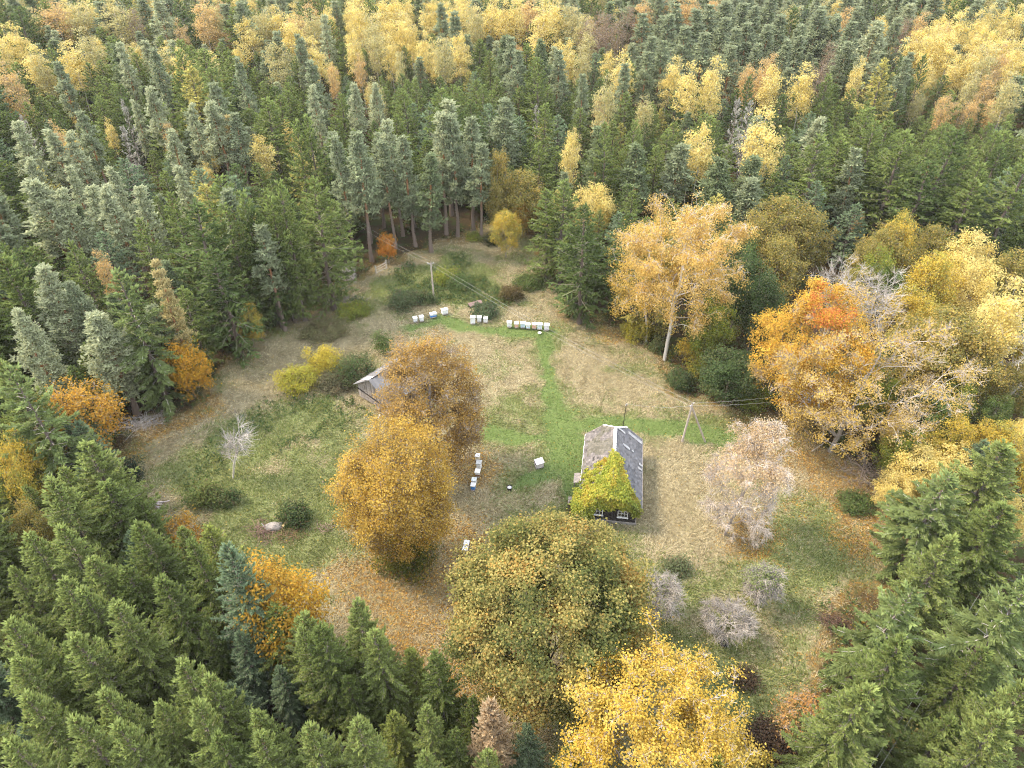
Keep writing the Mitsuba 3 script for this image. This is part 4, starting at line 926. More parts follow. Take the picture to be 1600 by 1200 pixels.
for sel, key, lab in ((isdry, 'dry_grass', 'pale dry lodged grass covering the clearing'), (~isdry, 'green_grass', 'green grass and weeds of the meadow and the mown paths')):
    mb = MB()
    kites(mb, P3[sel], D[sel], np.cross(D[sel], [0, 0, 1.0]) + rvec(g, sel.sum()) * 0.4, ln[sel], np.where(isdry[sel], 0.058, 0.075), col[sel], fold=0.1, tip=1.12)
    scene[key] = mb.ply('leaf_material'); tag(key, lab, 'grass', kind='stuff')
P, g = scatter(560000, 52)
dry_, mown_, lit_, for_ = fields(P)
keep = g.random(len(P)) < np.maximum(lit_ * 0.62, for_ * 0.2) + 0.012
P, for_ = P[keep], for_[keep]; n = len(P)
D = unit(np.c_[rvec(g, n)[:, :2], g.normal(0, 0.25, n)])
leafc = np.array([[0.66, 0.44, 0.10], [0.54, 0.30, 0.06], [0.30, 0.16, 0.05], [0.72, 0.56, 0.24], [0.20, 0.11, 0.05]])[g.choice(5, n, p=[.28, .26, .18, .14, .14])] * g.normal(1, 0.15, (n, 1)).clip(0.5, 1.5)
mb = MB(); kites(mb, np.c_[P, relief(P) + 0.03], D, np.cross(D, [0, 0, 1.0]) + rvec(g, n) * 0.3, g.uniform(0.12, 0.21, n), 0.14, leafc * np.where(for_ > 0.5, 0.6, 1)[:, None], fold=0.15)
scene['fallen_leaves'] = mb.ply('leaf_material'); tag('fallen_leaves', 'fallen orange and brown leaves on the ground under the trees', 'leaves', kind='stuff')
P, g = scatter(120000, 53)                                   # tall herbs and nettles
dry_, mown_, lit_, for_ = fields(P)
patch = meshkit.fbm(np.c_[P, P[:, :1] * 0] * 0.22 + 11, 3, 12)
up = sm(-1, 3, dist_in(UPPER, P)); lush = sm(-1, 2, dist_in(MEADOW_LUSH, P))
keep = g.random(len(P)) < np.clip(up * sm(0.42, 0.60, patch) * 1.3 + 0.45 * lush * sm(0.46, 0.6, patch) + 0.25 * for_ * sm(0.5, 0.6, patch), 0, 1) * (1 - mown_)
P, patch = P[keep], patch[keep]; n = len(P); k = 3
D = unit(rvec(g, n * k) * [1, 1, 0.5] + [0, 0, 0.35])
base = np.repeat(np.c_[P, relief(P)], k, 0) + np.c_[np.zeros((n * k, 2)), g.uniform(0.1, 1, n * k) * np.repeat(0.3 + 1.3 * (patch - 0.42), k)]
hc = np.array([[0.10, 0.16, 0.06], [0.14, 0.19, 0.07], [0.085, 0.125, 0.05], [0.22, 0.23, 0.08]])[np.repeat(g.choice(4, n, p=[.4, .25, .2, .15]), k)] * g.normal(1, 0.15, (n * k, 1)).clip(0.6, 1.5)
mb = MB(); kites(mb, base, D, rvec(g, n * k), g.uniform(0.22, 0.45, n * k), 0.2, hc)
scene['tall_herbs'] = mb.ply('leaf_material'); tag('tall_herbs', 'green nettles and tall herbs of the overgrown far meadow', 'weeds', kind='stuff')

# ------------------------------------------------------------------ built things
def box(sx, sy, sz, at_=(0, 0, 0), rz=0.0, rx=0.0, ry=0.0, bev=0.0):
    """A box with chamfered vertical-and-top edges, its base centre at at_."""
    if bev:
        pts_ = [(x * (sx / 2 - bx), y * (sy / 2 - by), z) for x in (-1, 1) for y in (-1, 1) for (bx, by) in ((bev, 0), (0, bev)) for z in (0, sz - bev)] + [(x * (sx / 2 - bev), y * (sy / 2 - bev), sz) for x in (-1, 1) for y in (-1, 1)]
        m = trimesh.convex.convex_hull(np.array(pts_))
    else:
        m = trimesh.creation.box([sx, sy, sz]); m.apply_translation([0, 0, sz / 2])
    for a, ax in ((rx, [1, 0, 0]), (ry, [0, 1, 0]), (rz, [0, 0, 1])):
        if a: m.apply_transform(trimesh.transformations.rotation_matrix(a, ax))
    m.apply_translation(at_)
    return m


def bar(a, b, w, t=None, up=(0, 0, 1)):
    """A straight bar of section w x t from a to b."""
    a, b = np.array(a, float), np.array(b, float); d = b - a; L = np.linalg.norm(d); d /= L
    s = np.cross(d, up); s = s / np.linalg.norm(s) if np.linalg.norm(s) > 1e-6 else np.array([1.0, 0, 0]); u = np.cross(s, d)
    M = np.eye(4); M[:3, 0], M[:3, 1], M[:3, 2], M[:3, 3] = s, u, d, (a + b) / 2
    m = trimesh.creation.box([w, t or w, L]); m.apply_transform(M)
    return m


def rod(a, b, r0, r1=None, n=8):
    mb = MB(); P = np.array([a, (np.array(a) + np.array(b)) / 2, b], float)[None]; r1 = r0 if r1 is None else r1
    tubes(mb, P, np.array([[r0, (r0 + r1) / 2, r1]]), n, np.array([1, 1, 1.0]))
    v, f, _ = mb.arrays(); m = trimesh.Trimesh(v, f, process=False); return m


def join(ms): return trimesh.util.concatenate(ms)


def put(parent, part, mesh, mat, m=None, label=None, color=None, kind=None, smooth=False):
    k0 = f'{parent}__{part}'; k, i = k0, 0
    while k in scene:
        i += 1; k = f'{k0}_{i:03d}'
    if color is not None:
        scene[k] = mikit.ply(mesh, mat, smooth=smooth, color=np.broadcast_to(np.array(color, float), (len(mesh.vertices), 3)) if np.ndim(color) == 1 else color)
    else:
        scene[k] = mikit.ply(mesh, mat, smooth=smooth)
    if m is not None: scene[k]['to_world'] = m
    if label or kind:
        labels[k] = {}
        if label: labels[k]['label'] = label
        if kind: labels[k]['kind'] = kind
    return k


def thing(name, label, cat, grp=None):
    return tag(numbered(name), label, cat, grp)


# --- the cottage
HC, HROT = np.array([11.35, 57.4, 0.0]), -8.5
HM = T().translate(HC.tolist()).rotate([0, 0, 1], HROT)
ca, sa = math.cos(math.radians(HROT)), math.sin(math.radians(HROT))


def house_world(P): return np.c_[P[:, 0] * ca - P[:, 1] * sa, P[:, 0] * sa + P[:, 1] * ca, P[:, 2]] + HC


HW, HL, EZ, RZ, RL = 3.4, 5.8, 2.6, 5.5, 4.2               # roof: half width, half length, eaves, ridge, half ridge length
SL = (RZ - EZ) / HW; HX = HW * 0.415; HZ = RZ - HX * SL
H = thing('cottage', 'small dark log cottage with grey slate half-hipped roof half covered in yellow-green vine', 'house')
wall = join([box(5.8, 10.6, 0.21, (0, 0, 0.36 + 0.225 * i), bev=0.05) for i in range(11)])
gable = [trimesh.creation.extrude_polygon(Polygon([(-2.95, 2.83), (2.95, 2.83), (1.2, 4.22), (-1.2, 4.22)]), 0.12) for _ in (0, 1)]
for gmesh, y in zip(gable, (-5.2, 5.32)):
    gmesh.apply_transform(trimesh.transformations.rotation_matrix(math.pi / 2, [1, 0, 0])); gmesh.apply_translation([0, y, 0])
put(H, 'wall', wall, 'dark_log', HM, 'dark weathered log walls')
put(H, 'gable', gable[0], 'dark_log', HM); put(H, 'gable', gable[1], 'dark_log', HM)
put(H, 'plinth', join([box(6.0, 10.8, 0.34, (0, 0, 0), bev=0.04)]), 'stone', HM)
planes = []
for sx in (-1, 1):
    planes.append(np.array([(sx * HW, -HL, EZ), (sx * HW, HL, EZ), (sx * HX, HL, HZ), (0, RL, RZ), (0, -RL, RZ), (sx * HX, -HL, HZ)], float))
for sy in (-1, 1):
    planes.append(np.array([(-HX, sy * HL, HZ), (HX, sy * HL, HZ), (0, sy * RL, RZ)], float))
roof = []
for pl in planes:
    roof.append(trimesh.convex.convex_hull(np.vstack([pl, pl - [0, 0, 0.12]])))
R_ = put(H, 'roof', join(roof), 'grey_plank', HM)
rs = np.random.default_rng(5); mb = MB()
slope_len = math.hypot(HW, RZ - EZ); sdir = np.array([HW, 0, -(RZ - EZ)]) / slope_len; snrm = np.array([RZ - EZ, 0, HW]) / slope_len
for sx in (-1, 1):
    e = sdir * [sx, 1, 1]; nn = snrm * [sx, 1, 1]
    for ci in range(15):
        s0 = ci * slope_len / 15
        for k_ in range(34):
            v0 = -HL + (k_ + 0.5 * (ci % 2)) * 0.345
            s1 = s0 + slope_len / 15 + 0.03
            vm, xm = v0 + 0.17, (s0 + 0.15) * HW / slope_len
            if vm > HL - 0.02 or (abs(vm) > RL - 0.05 and xm < (abs(vm) - RL) / (HL - RL) * HX + 0.06):
                continue
            lift = 0.035 + rs.uniform(0, 0.02); th = 0.025
            tilt = rs.normal(0, 0.012)
            a0 = np.array([0, 0, RZ]) + e * s0 + nn * 0.012; a1 = np.array([0, 0, RZ]) + e * s1 + nn * (lift + tilt)
            y0_, y1_ = v0 + 0.006, min(v0 + 0.339, HL)
            q = [a0 + [0, y0_, 0], a0 + [0, y1_, 0], a1 + [0, y1_, 0], a1 + [0, y0_, 0]]
            q = np.array(q + [p - nn * th for p in q])
            base_ = np.array((0.150, 0.137, 0.135) if sx < 0 else (0.140, 0.143, 0.158))
            moss = meshkit.fbm(np.array([[xm * 0.8, vm * 0.8, sx * 9.0]]), 3)[0]
            c_ = base_ * rs.normal(1, 0.26 if sx < 0 else 0.16)
            if moss > 0.56 and sx < 0: c_ = c_ * 0.6 + np.array((0.10, 0.10, 0.05)) * 0.4
            mb.add(q, [[0, 1, 2], [0, 2, 3], [3, 2, 6], [3, 6, 7], [1, 5, 6], [1, 6, 2], [0, 3, 7], [0, 7, 4]], np.clip(c_, 0.03, 0.6))
v, f, c = mb.arrays()
put(R_, 'slate', trimesh.Trimesh(v, f, process=False), 'paint_material', HM, color=c, kind='stuff')
for i, (s0, s1, v0, v1) in enumerate([(2.0, 4.3, 4.75, 5.25), (1.25, 2.3, 2.15, 2.55), (2.6, 2.95, 2.3, 2.55), (0.25, 1.5, 4.25, 4.55), (3.8, 4.4, 1.0, 1.35), (3.7, 4.3, 0.3, 0.6)]):
    a0, a1 = [np.array([0, 0, RZ]) + sdir * s + snrm * 0.095 for s in (s0, s1)]
    pm = trimesh.convex.convex_hull(np.array([a + [0, v_, 0] + snrm * t_ for a in (a0, a1) for v_ in (v0, v1) for t_ in (0, 0.012)]))
    put(R_, 'patch_sheet', pm, 'sheet_roof', HM)
put(R_, 'ridge_cap', trimesh.convex.convex_hull(np.array([(x, y, z) for y in (-RL, RL) for x, z in ((-0.19, RZ - 0.04), (0.19, RZ - 0.04), (-0.04, RZ + 0.10), (0.04, RZ + 0.10))])), 'white_trim', HM, 'white ridge board')
for sx in (-1, 1):
    for sy in (-1, 1):
        put(R_, 'hip_cap', bar((0, sy * (RL + 0.05), RZ + 0.07), (sx * HX, sy * (HL + 0.03), HZ + 0.07), 0.20, 0.05), 'white_trim', HM)
    put(R_, 'eaves_board', bar((sx * (HW + 0.03), -HL, EZ - 0.02), (sx * (HW + 0.03), HL, EZ - 0.02), 0.05, 0.14), 'white_trim' if sx < 0 else 'grey_plank', HM)
    for sy in (-1, 1):
        put(R_, 'verge_board', bar((sx * HW, sy * (HL + 0.03), EZ - 0.05), (sx * HX, sy * (HL + 0.03), HZ - 0.05), 0.05, 0.16), 'grey_plank', HM)
for wx in (1.45, -1.25):
    W_ = put(H, 'window', join([box(1.12, 0.08, 0.09, (wx, -5.33, 1.02)), box(1.12, 0.08, 0.09, (wx, -5.33, 1.96))] + [box(0.09, 0.08, 0.85, (wx + d_, -5.33, 1.11)) for d_ in (-0.515, 0.515)]), 'white_trim', HM, 'white window frame')
    put(W_, 'glazing_bar', join([box(0.05, 0.05, 0.85, (wx + d_, -5.335, 1.11)) for d_ in (-0.17, 0.17)] + [box(0.94, 0.05, 0.04, (wx, -5.345, 1.62))]), 'white_trim', HM)
    put(W_, 'pane', trimesh.Trimesh([(wx - 0.47, -5.325, 1.11), (wx + 0.47, -5.325, 1.11), (wx + 0.47, -5.325, 1.96), (wx - 0.47, -5.325, 1.96)], [[0, 1, 2], [0, 2, 3]]), 'window_glass', HM)
    put(W_, 'sill', box(1.24, 0.16, 0.04, (wx, -5.37, 0.98)), 'white_trim', HM)
put(H, 'porch_roof', join([box(0.95, 0.24, 0.03, (-3.75, -1.7 + 0.26 * i, 2.05 - 0.004 * (i % 2)), ry=-0.22) for i in range(6)]), 'grey_plank', HM)
put(H, 'door', box(0.06, 0.95, 1.85, (-2.94, -1.0, 0.36)), 'grey_plank', HM)
for y in (-1.75, -0.35):
    put(H, 'porch_post', box(0.09, 0.09, 1.95, (-4.1, y, 0)), 'grey_plank', HM)
PF = thing('wooden_platform', 'weathered wooden doorstep platform at the left side of the cottage', 'platform')
for i in range(6):
    put(PF, 'board', box(1.35, 0.2, 0.05, (-3.95, -3.75 + 0.215 * i, 0.42), bev=0.01), 'grey_plank', HM)
for d_ in (-0.6, 0.6): put(PF, 'frame', box(0.1, 1.25, 0.42, (-3.95 + d_, -3.2, 0)), 'grey_plank', HM)


def bucket(p, r, h, mat, label, m=None, fill=None):
    k = thing('bucket', label, 'bucket')
    prof = np.array([(0.001, 0.0), (r * 0.8, 0.0), (r, h), (r * 1.06, h), (r * 1.06, h + 0.02), (r * 0.93, h + 0.02), (r * 0.74, 0.03), (0.001, 0.03)])
    mm = trimesh.creation.revolve(prof, sections=18); mm.apply_translation(p)
    put(k, 'body', mm, mat, m, smooth=40)
    ang_ = np.linspace(0, np.pi, 9); hp = np.stack([np.cos(ang_) * r, ang_ * 0, h + np.sin(ang_) * r * 0.7], 1) + p
    hb = MB(); tubes(hb, hp[None], np.full((1, 9), 0.008), 5, np.array([1, 1, 1.0])); v_, f_, _ = hb.arrays()
    put(k, 'handle', trimesh.Trimesh(v_, f_, process=False), 'metal_grey', m)
    if fill:
        fm = trimesh.creation.icosphere(2, r * 0.8); fm.vertices *= [1, 1, 0.6]; fm.vertices += (meshkit.noise(fm.vertices * 9)[:, None] - 0.5) * 0.06; fm.apply_translation(np.array(p) + [0, 0, h * 0.8])
        put(k, 'contents', fm, fill, m, 'white contents', smooth=True)


bucket((-4.25, -3.72, 0.47), 0.16, 0.26, 'black_rubber', 'left dark bucket on the wooden platform beside the cottage', HM)
bucket((-3.72, -3.60, 0.47), 0.16, 0.26, 'black_rubber', 'right dark bucket on the wooden platform beside the cottage', HM)
bucket(at(796, 765), 0.32, 0.4, 'black_rubber', 'black tub with white contents standing in the grass below the beehives', None, 'white_trim')

# --- the vine on the cottage
gv = np.random.default_rng(77); n = 26000
x_, y_ = gv.uniform(-HW - 0.1, HW + 0.1, n), gv.uniform(-HL - 0.1, 1.2, n)
wob = (meshkit.fbm(np.c_[x_ * 0.9, y_ * 0.9, x_ * 0 + 2], 3, 2) - 0.5) * 2.0
gap_ = meshkit.fbm(np.c_[x_ * 1.7, y_ * 1.7, x_ * 0 + 9], 3, 7)
lim_left = (y_ < 0.75 + x_ * 0.74 + wob * 2.8) & (gap_ + sm(0, -4, y_ - x_ * 0.86) * 0.25 > 0.46)
lim_right = (y_ < -0.1 + wob * 0.5) & (x_ < 0.95 + np.maximum(0, -2.4 - y_) * 0.72 + wob * 0.35)
on = np.where(x_ < 0, lim_left, lim_right)
x_, y_ = x_[on], y_[on]
z_ = np.minimum(RZ - np.abs(x_) * SL, np.where(y_ < -RL, RZ - (-RL - y_) / (HL - RL) * (RZ - HZ), 99))
hipf = RZ - (-RL - y_) / (HL - RL) * (RZ - HZ) < RZ - np.abs(x_) * SL
nr = np.where(((y_ < -RL) & hipf)[:, None], unit(np.array([0, -(RZ - HZ), HL - RL])), np.stack([np.sign(x_) * SL, x_ * 0, x_ * 0 + 1], 1)); nr = unit(nr)
A1 = np.stack([x_, y_, z_], 1)
n2 = 9000
x2, z2 = gv.uniform(-3.6, 3.3, n2), gv.uniform(0, 4.4, n2)
w2 = (meshkit.fbm(np.c_[x2 * 1.1, z2 * 1.1, x2 * 0 + 5], 3, 4) - 0.5) * 1.4
low = np.where(x2 < -1.7, 0.0, np.where(x2 < 0.4, 2.45, np.where(x2 < 2.3, 2.75, 1.9))) + w2 * 0.4
on2 = (z2 > low) & (z2 < EZ + (HW - np.abs(x2)).clip(0) * SL + 0.05)
A2 = np.stack([x2, -5.62 + gv.normal(0, 0.10, n2) - 0.25 * (x2 < -1.6), z2], 1)[on2]
n3 = 2500                                                    # the thick corner that hangs to the ground
A3 = np.stack([gv.normal(-3.1, 0.42, n3), gv.normal(-5.5, 0.5, n3), gv.uniform(0.05, 3.1, n3)], 1)
n4 = 1500
A4 = np.stack([gv.uniform(-3.75, -3.35, n4), gv.uniform(-5.6, -3.4, n4), gv.uniform(1.5, 2.8, n4)], 1)
A = np.vstack([A1, A2, A3, A4]); NR = np.vstack([nr, np.repeat([[0, -0.9, 0.45]], len(A2), 0), np.repeat([[-0.5, -0.6, 0.6]], n3, 0), np.repeat([[-0.8, 0, 0.6]], n4, 0)])
clump = meshkit.fbm(A * 1.6, 3, 9)
ridge_up = np.exp(-(A[:, 0] / 0.35) ** 2) * 0.16 * (A[:, 2] > 4.2) + 0.14 * ((A[:, 2] > 4.2) & (A[:, 1] < -3.6))
A = A + NR * (0.10 + 0.95 * (clump - 0.3).clip(0) * gv.random(len(A)))[:, None] + np.array([0, 0, 1.0]) * ridge_up[:, None] + gv.normal(0, 0.05, A.shape)
nn_ = unit(NR + rvec(gv, len(A)) * 0.75); D = unit(np.cross(nn_, rvec(gv, len(A)))); D = unit(D + [0, -0.2, -0.35])
t_ = meshkit.fbm(A * 0.8 + 20, 3, 6) + gv.normal(0, 0.10, len(A)); lowv = sm(2.4, 0.8, A[:, 2])
pal_ = np.array([[0.38, 0.45, 0.05], [0.48, 0.52, 0.06], [0.58, 0.55, 0.06], [0.62, 0.50, 0.05], [0.56, 0.34, 0.06]])
col = pal_[np.clip(((t_ - 0.5) * 7 + 2.0), 0, 4).astype(int)]
col = col * (1 - 0.75 * lowv[:, None]) + np.array([0.13, 0.22, 0.035]) * 0.75 * lowv[:, None]
rightg = (sm(1.2, 3.0, A[:, 0]) * sm(-3.5, -5.5, A[:, 1]))[:, None]; col = col * (1 - 0.6 * rightg) + np.array([0.16, 0.25, 0.05]) * 0.6 * rightg
mb = MB(); kites(mb, house_world(A), np.c_[D[:, 0] * ca - D[:, 1] * sa, D[:, 0] * sa + D[:, 1] * ca, D[:, 2]], rvec(gv, len(A)), gv.uniform(0.16, 0.30, len(A)), 0.2, (col * 0.80 + 0.20 * np.array([1.05, 1.1, 0.75]) * col.mean(1, keepdims=True)) * gv.normal(1, 0.13, (len(A), 1)).clip(0.6, 1.4))
VN = thing('climbing_vine', 'yellow-green climbing vine over the front half of the cottage roof', 'vine')
v, f, c = mb.arrays(); put(VN, 'leaves', trimesh.Trimesh(v, f, process=False), 'leaf_material', color=c, kind='stuff')
st = MB()
for i in range(26):
    xs = gv.uniform(-3.0, 1.5); P_ = np.stack([np.linspace(xs, xs * 0.5 + gv.normal(0, .4), 7), np.linspace(-5.7, gv.uniform(-4, -0.6), 7), np.zeros(7)], 1)
    P_[:, 2] = RZ - np.maximum(np.abs(P_[:, 0]) * SL, (-RL - P_[:, 1]).clip(0) / (HL - RL) * (RZ - HZ)) + 0.10
    tubes(st, house_world(P_)[None], np.full((1, 7), 0.018), 4, np.array([0.2, 0.15, 0.1]))
v, f, c = st.arrays(); put(VN, 'stem', trimesh.Trimesh(v, f, process=False), 'bark_material', color=c, kind='stuff')

# --- the barn behind the rust-orange maple
B0, B1 = at(562, 620), at(604, 645)
du = unit((B1 - B0)[:2]); dv = np.array([-du[1], du[0]])
BM = T().translate(B0.tolist()).rotate([0, 0, 1], math.degrees(math.atan2(du[1], du[0])))
BW, BD, BE, BR = 6.2, 6.6, 2.5, 4.6
BN = thing('barn', 'old grey plank barn with sagging roof, mostly hidden behind the rust-orange maple', 'barn')
gb = np.random.default_rng(31)
WL = put(BN, 'wall', join([box(0.16, 0.16, BE, (x, y, 0)) for x in (0.1, BW - 0.1) for y in (0.15, BD - 0.1)] + [box(BW, 0.1, 0.12, (BW / 2, 0.2, z)) for z in (0.4, 1.3, 2.3)] +
          [box(0.06, BD, BE, (BW - 0.05, BD / 2, 0)), box(0.06, BD - 0.3, BE, (0.1, BD / 2 + 0.1, 0)), box(BW, 0.06, BE, (BW / 2, BD - 0.05, 0))]), 'dark_log', BM)
for i in range(34):
    x = 0.1 + i * 0.205
    top = BE + (BW / 2 - abs(x - BW / 2)) * (BR - BE) / (BW / 2) - 0.12
    z0 = 0.12 + gb.uniform(0, 0.12)
    split = gb.random() < 0.3
    c_ = np.array([0.30, 0.265, 0.245]) * gb.uniform(0.65, 1.4)
    put(WL, 'plank', box(0.19 - gb.uniform(0, 0.02), 0.03, top - z0, (x, gb.uniform(-0.02, 0.02), z0), rz=gb.normal(0, 0.01)), 'paint_material', BM, color=c_)
put(WL, 'rail', bar((0.0, -0.06, 1.55), (4.6, -0.06, 1.05), 0.05, 0.14), 'dark_log', BM); put(WL, 'rail', bar((1.6, -0.10, 1.2), (5.0, -0.10, 0.5), 0.05, 0.12), 'grey_plank', BM)
rf = []
ku = 16
for sx in (0, 1):
    for i in range(ku):
        y0_, y1_ = -0.45 + i * (BD + 0.9) / ku, -0.45 + (i + 0.97) * (BD + 0.9) / ku
        xe, xr = (-0.45, BW / 2) if sx == 0 else (BW + 0.45, BW / 2)
        sag_ = -0.35 * math.sin(math.pi * i / ku); ze = BE - 0.3 + gb.normal(0, 0.02); zr = BR + sag_
        rf.append(trimesh.convex.convex_hull(np.array([(xe, y0_, ze), (xe, y1_, ze), (xr, y0_, zr), (xr, y1_, zr), (xe, y0_, ze - 0.06), (xe, y1_, ze - 0.06), (xr, y0_, zr - 0.06), (xr, y1_, zr - 0.06)])))
RB_ = put(BN, 'roof', join([bar((BW / 2, -0.4, BR - 0.1), (BW / 2, BD + 0.4, BR - 0.1), 0.12), bar((-0.3, -0.2, BE - 0.28), (-0.3, BD, BE - 0.28), 0.1)]), 'dark_log', BM)
for m_ in rf:
    put(RB_, 'roof_board', m_, 'paint_material', BM, color=np.array([0.165, 0.163, 0.17]) * gb.uniform(0.75, 1.25))
put(RB_, 'sheet', trimesh.convex.convex_hull(np.array([(1.6, -0.3, BE - 0.02 + 0.72 * 1.9), (2.9, -0.3, BE + 0.72 * 2.75), (1.6, 0.6, BE - 0.02 + 0.72 * 1.9), (2.9, 0.6, BE + 0.72 * 2.75), (1.6, .6, BE + 0.72 * 1.92), (2.9, .6, BE + 0.72 * 2.77)])), 'white_trim', BM)
RU = thing('rubble_pile', 'pale broken boards and stones heaped at the front of the barn', 'rubble')
for i in range(16):
    p = at(gb.uniform(590, 612), gb.uniform(634, 654))
    put(RU, 'board', box(gb.uniform(0.7, 1.6), gb.uniform(0.14, 0.25), 0.04, (p[0], p[1], 0.12 + gb.uniform(0, 0.4)), rz=gb.uniform(0, 3), ry=gb.normal(0, 0.25)), 'paint_material', color=np.array([0.5, 0.47, 0.45]) * gb.uniform(0.6, 1.3))
for i in range(10):
    p = at(gb.uniform(588, 612), gb.uniform(636, 656)); s_ = trimesh.creation.icosphere(1, gb.uniform(0.12, 0.3)); s_.vertices *= gb.uniform(0.7, 1.2, 3); s_.apply_translation(p + [0, 0, 0.08])
    put(RU, 'stone', s_, 'stone')

# --- the pale shed under the half-bare tree
S0 = at(1250, 652); SM_ = T().translate(S0.tolist()).rotate([0, 0, 1], -32)
SH = thing('shed', 'small shed with pale sheet roof under the half-bare tree', 'shed')
put(SH, 'wall', join([box(3.6, 0.1, 2.0, (0.2, 0, 0)), box(3.6, 0.1, 2.3, (0.2, 3.2, 0)), box(0.1, 3.2, 2.1, (-1.6, 1.6, 0)), box(0.1, 3.2, 2.1, (2.0, 1.6, 0))]), 'grey_plank', SM_)
for i in range(6):
    put(SH, 'roof_sheet', box(0.68, 4.1, 0.03, (-1.65 + 0.7 * i, 1.6, 2.22 + 0.03 * (i % 2)), rx=0.11), 'sheet_roof', SM_)
put(SH, 'gutter', bar((-2.1, -0.5, 1.98), (2.5, -0.5, 1.98), 0.16, 0.12), 'white_trim', SM_)
put(SH, 'door', box(0.9, 0.05, 1.8, (-0.6, -0.08, 0.05)), 'dark_log', SM_)

# --- beehives
WHT, PCH, BLU, PBL, CRM, GRY = (0.76, 0.77, 0.78), (0.68, 0.42, 0.33), (0.07, 0.22, 0.55), (0.50, 0.62, 0.72), (0.70, 0.66, 0.52), (0.42, 0.44, 0.46)


def hive(px, py, w, d, levels, rot, body, lid, label, grp=None, low=None):
    """levels: box heights from the ground up; low: colour of the lowest box."""
    p = at(px, py); m = T().translate(p.tolist()).rotate([0, 0, 1], rot)
    k = thing('beehive', label, 'beehive', grp)
    put(k, 'stand', join([box(0.07, 0.07, 0.2, (x * w * 0.4, y * d * 0.4, 0)) for x in (-1, 1) for y in (-1, 1)] + [box(w, d, 0.05, (0, 0, 0.16))]), 'grey_plank', m)
    z = 0.21
    for i, hh in enumerate(levels):
        put(k, 'hive_body' if i == 0 else 'hive_super', box(w * (1 - 0.02 * (i % 2)), d * (1 - 0.02 * (i % 2)), hh - 0.012, (0, 0, z), bev=0.012), 'paint_material', m, color=np.array(low if (i == 0 and low is not None) else body)); z += hh
    put(k, 'lid', box(w + 0.12, d + 0.12, 0.10, (0, 0, z - 0.01), bev=0.015), 'paint_material', m, color=np.array(lid))
    put(k, 'entrance', box(w * 0.55, 0.012, 0.035, (0, -d / 2 - 0.004, 0.245)), 'black_rubber', m)
    put(k, 'landing_board', box(w * 0.7, 0.14, 0.02, (0, -d / 2 - 0.07, 0.205), rx=0.25), 'grey_plank', m)


hive(649, 503, 0.58, 0.58, [0.34, 0.22], 22, WHT, WHT, 'leftmost small white beehive of the left group in the green strip')
hive(659, 502, 0.58, 0.60, [0.36, 0.30], 18, WHT, WHT, 'second white beehive from the left in the left group')
hive(677, 496, 0.95, 0.55, [0.30, 0.24], 24, WHT, WHT, 'wide white beehive with a blue lower box in the left group', low=BLU)
hive(695, 491, 0.95, 0.60, [0.38, 0.30], 26, WHT, WHT, 'wide white beehive at the right end of the left group, below the power pole')
hive(739, 506, 0.70, 0.60, [0.42, 0.36, 0.25], 0, WHT, WHT, 'tallest white beehive, left one of the middle three')
hive(749, 503, 0.62, 0.60, [0.40, 0.30], 0, WHT, WHT, 'centre white beehive of the middle three')
hive(759, 504, 0.62, 0.60, [0.40, 0.30], -6, WHT, WHT, 'right white beehive of the middle three')
hive(796, 511, 0.68, 0.60, [0.36, 0.30], 0, WHT, WHT, 'white beehive at the left end of the row of seven')
hive(807, 512, 0.56, 0.56, [0.34, 0.26], 2, PCH, WHT, 'small peach-coloured beehive, second in the row of seven')
hive(817, 512, 0.70, 0.60, [0.36, 0.30], 0, PBL, WHT, 'pale blue beehive with white lid, third in the row of seven')
hive(825, 513.5, 0.60, 0.56, [0.30, 0.30], 2, WHT, WHT, 'white and blue beehive, fourth in the row of seven', low=PBL)
hive(834.5, 513.5, 0.60, 0.58, [0.36, 0.30], 0, PCH, (0.72, 0.62, 0.60), 'salmon pink beehive, fifth in the row of seven')
hive(843, 514.5, 0.72, 0.60, [0.40, 0.34], -2, (0.60, 0.68, 0.72), WHT, 'tall pale blue-white beehive, sixth in the row of seven')
hive(854, 515.5, 0.74, 0.60, [0.40, 0.36], -4, (0.72, 0.70, 0.76), WHT, 'lilac-white beehive at the right end of the row of seven')
hive(746.5, 719, 0.46, 0.5, [0.34, 0.26], -8, CRM, WHT, 'cream beehive at the far end of the column beside the orange maple')
hive(748.5, 733, 0.54, 0.6, [0.36, 0.36, 0.18], -8, WHT, GRY, 'tall white beehive with grey lid in the column beside the orange maple')
hive(746.5, 744, 0.52, 0.56, [0.32, 0.30], -8, WHT, WHT, 'white beehive with a brown lower box in the column beside the orange maple', low=(0.22, 0.13, 0.08))
hive(741, 757, 0.46, 0.5, [0.30, 0.30], -10, WHT, (0.62, 0.68, 0.70), 'white beehive with pale blue-grey lid behind the blue one')
hive(739.5, 765, 0.46, 0.5, [0.30, 0.26], -10, BLU, WHT, 'bright blue beehive with white lid at the near end of the column')
hive(729.5, 856, 0.46, 0.5, [0.34, 0.28], -8, (0.20, 0.20, 0.30), WHT, 'dark blue beehive with white lid below the big orange maple, farther of two')
hive(727.5, 864, 0.46, 0.5, [0.30, 0.24], -8, (0.40, 0.25, 0.2), WHT, 'reddish-brown beehive with white lid below the big orange maple, nearer of two')
p = at(842, 728); m = T().translate(p.tolist()).rotate([0, 0, 1], 16)
k = thing('chest', 'white wooden chest with a tilted lid on dry grass left of the mown path', 'chest')
put(k, 'body', box(0.95, 0.85, 0.62, (0, 0, 0.05), bev=0.015), 'paint_material', m, color=np.array((0.62, 0.56, 0.57))); put(k, 'base', box(1.0, 0.9, 0.05), 'dark_log', m)
